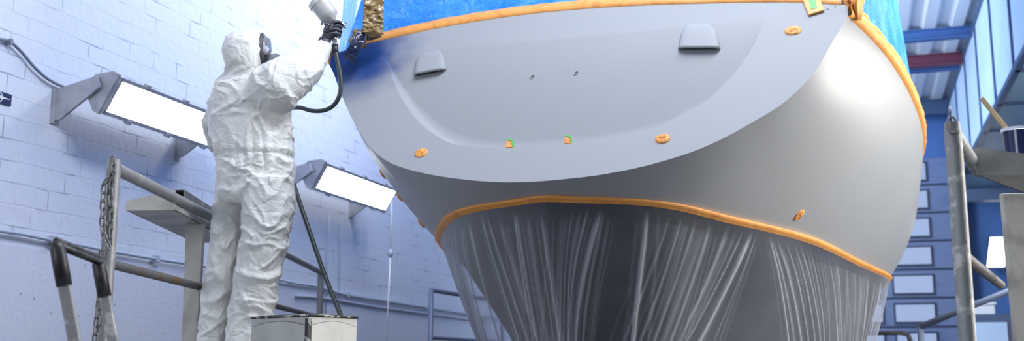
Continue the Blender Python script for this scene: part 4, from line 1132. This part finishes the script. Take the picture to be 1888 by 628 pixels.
# spray gun
gun = thing('spray_gun', atD(617, 60, 6.0), 'chrome spray gun with grey plastic top cup held in the black glove', 'spray gun')
ca = atD(613, 38, 6.0); cb = atD(583, -2, 6.0); ax = (cb-ca).normalized()
b = MB(); b.tube([ca-ax*.005, ca+ax*.008, ca+ax*.026, ca+ax*.04, ca+ax*.125], [.018, .030, .052, .056, .060], 28); b.build('cup', M['gun_cup'], gun, True, auto=45)
b = MB(); b.tube([ca+ax*.118, ca+ax*.120, ca+ax*.145, ca+ax*.152], [.060, .065, .065, .055], 28); b.build('cup_lid', M['gun_lid'], gun, True, auto=45)
b = MB(); b.tube([ca-ax*.03, ca], [.012, .014], 14); b.build('cup_neck', M['chrome'], gun, True)
b = MB(); n0 = atD(597, 43, 6.0); n1 = atD(636, 46, 6.03); d = (n1-n0).normalized()
b.tube([n0, n0+d*.012, n0+d*.013, n0+d*.08, n1-d*.03], [.010, .011, .016, .017, .016], 16); b.build('gun_body', M['chrome'], gun, True, auto=45)
b = MB(); b.tube([n1-d*.03, n1-d*.028, n1-d*.014, n1-d*.012, n1, n1+d*.004], [.016, .021, .021, .016, .012, .006], 18); b.build('air_cap', M['chrome'], gun, True, auto=45)
for s in (1, -1):
    b = MB(); q = n1+UPZ*s*.015; b.tube([q-d*.008, q+d*.010], [.006, .004], 8); b.build('air_horn', M['chrome'], gun, True)
b = MB(); b.tube([atD(595, 43, 6.0), atD(592, 42, 6.0)], [.012, .012], 12); b.build('fluid_knob', M['chrome'], gun, True)
b = MB(); h0 = atD(610, 46, 6.0); h2 = atD(618, 80, 5.99)
b.tube([h0, h0.lerp(h2, .5), h2], [.016, .015, .013], 14); b.build('handle', M['chrome'], gun, True)
b = MB(); b.tube([atD(626, 52, 6.03), atD(623, 62, 6.04), atD(625, 70, 6.03)], .005, 8); b.build('trigger', M['chrome'], gun, True)
b = MB(); q0 = atD(617, 76, 5.99); q1 = atD(618, 86, 5.99); b.tube([q0, q0.lerp(q1, .3), q0.lerp(q1, .31), q1], [.010, .010, .014, .013], 10); b.build('air_fitting', M['chrome'], gun, True, auto=40)
hz = thing('air_hose', atD(640, 660, 5.7), 'dark air hose from spray gun round the painter down to the platform', 'hose')
b = MB(); b.tube([atD(617, 84, 5.99), atD(619, 98, 5.98)], [.022, .017], 14); b.build('hose_sleeve', M['black'], hz, True)
b = MB(); b.tube(crom([atD(618, 92, 5.98), atD(623, 115, 5.97), atD(628, 145, 5.96), (atD(627, 172, 5.96)), atD(616, 193, 5.98), atD(598, 203, 6.02), atD(575, 204, 6.08), atD(552, 198, 6.14), atD(534, 202, 6.2), atD(518, 230, 6.25), atD(522, 280, 6.22), atD(540, 335, 6.16), atD(565, 410, 6.05), atD(600, 510, 5.95), atD(630, 585, 5.85), atD(655, 645, 5.72), atD(668, 670, 5.6)], 10), .0125, 12)
b.build('hose', M['hose'], hz, True)

# ------------------------------------------------------------------ background odds and ends
gr = thing('wall_guard_rail', atx(795, 640, XW+.5), 'far blue grey pipe guard rail by the wall left of the film', 'guard rail')
gx = XW+.55; P0 = atx(795, 534, gx); P1 = P0+Vector((0, 2.6, 0))
b = MB(); b.tube([P0+Vector((0, 0, -P0.z)), P0], .028, 12); b.build('post', M['greyblue'], gr, True)
b = MB(); b.tube([P1+Vector((0, 0, -P1.z)), P1], .028, 12); b.build('post', M['greyblue'], gr, True)
b = MB(); b.tube([P0, P1], .026, 12); b.build('top_rail', M['greyblue'], gr, True)
Z2 = atx(795, 622, gx).z; b = MB(); b.tube([(gx, P0.y, Z2), (gx, P1.y, Z2)], .022, 12); b.build('middle_rail', M['greyblue'], gr, True)
sh = thing('stair_handrail', atD(1697, 660, 9), 'dark blue sloping stair handrail behind the right post', 'handrail')
a, m_, e = atD(1697, 602, 9.0), atD(1770, 572, 8.7), atD(1880, 528, 8.3)
b = MB(); b.tube([a, m_, e], .026, 12); b.build('rail', M['greyblue'], sh, True)
for q in (a, e):
    b = MB(); b.tube([(q.x, q.y, 0), q], .026, 12); b.build('post', M['greyblue'], sh, True)
sb = thing('low_rail', atD(1650, 640, 15), 'low brown hoop rail below the far door windows', 'rail')
b = MB(); p = [atD(1590, 614, 15.2), atD(1660, 613, 15), atD(1674, 616, 15), atD(1678, 626, 15)]; p.append(Vector((p[-1].x, p[-1].y, 0))); b.tube(p, .034, 10); b.build('hoop', M['rust'], sb, True)
fl = thing('far_wall_lamp', aty(1840, 465, 23.4), 'small bright square lamp on the blue far wall at right', 'wall lamp')
c = aty(1838, 465, 23.55); b = MB(); b.obox(c, Vector((.18, .06, 0)), Vector((-.02, .05, .0)), Vector((.05, 0, .32))); b.build('housing', M['mullion'], fl)
b = MB(); b.obox(c+Vector((-.0, -.075, 0)), Vector((.16, .04, 0)), Vector((-.004, .012, 0)), Vector((.05, 0, .29))); b.build('diffuser', M['lampdim'], fl)
b = MB(); b.box(c.x-.05, c.x+.05, c.y+.05, 24.02, c.z-.1, c.z+.1); b.build('bracket', M['mullion'], fl)
cb_ = thing('blue_cabinet', aty(1815, 660, 20), 'low pale blue cabinet with dark frame behind the right railing', 'cabinet')
q0 = aty(1783, 592, 20); q1 = aty(1868, 592, 20)
b = MB(); b.box(q0.x, q1.x, 20.0, 20.7, 0, q0.z+.12); b.build('body', M['mullion'], cb_, bevel=.01)
b = MB(); b.box(q0.x+.1, q1.x-.1, 19.97, 20.01, .3, q0.z-.02); b.build('panel', M['pale_panel'], cb_)
q0 = aty(1790, 570, 20.2); q1 = aty(1835, 590, 20.2)
b = MB(); zt0 = aty(1783, 592, 20).z+.12
b.box(q0.x, q1.x, 20.1, 20.5, zt0, zt0+.16); b.box(q0.x-.03, q1.x+.03, 20.07, 20.53, zt0+.16, zt0+.20); tag(b.build('white_box', M['white'], None, bevel=.01), 'small pale box on the blue cabinet', 'box')
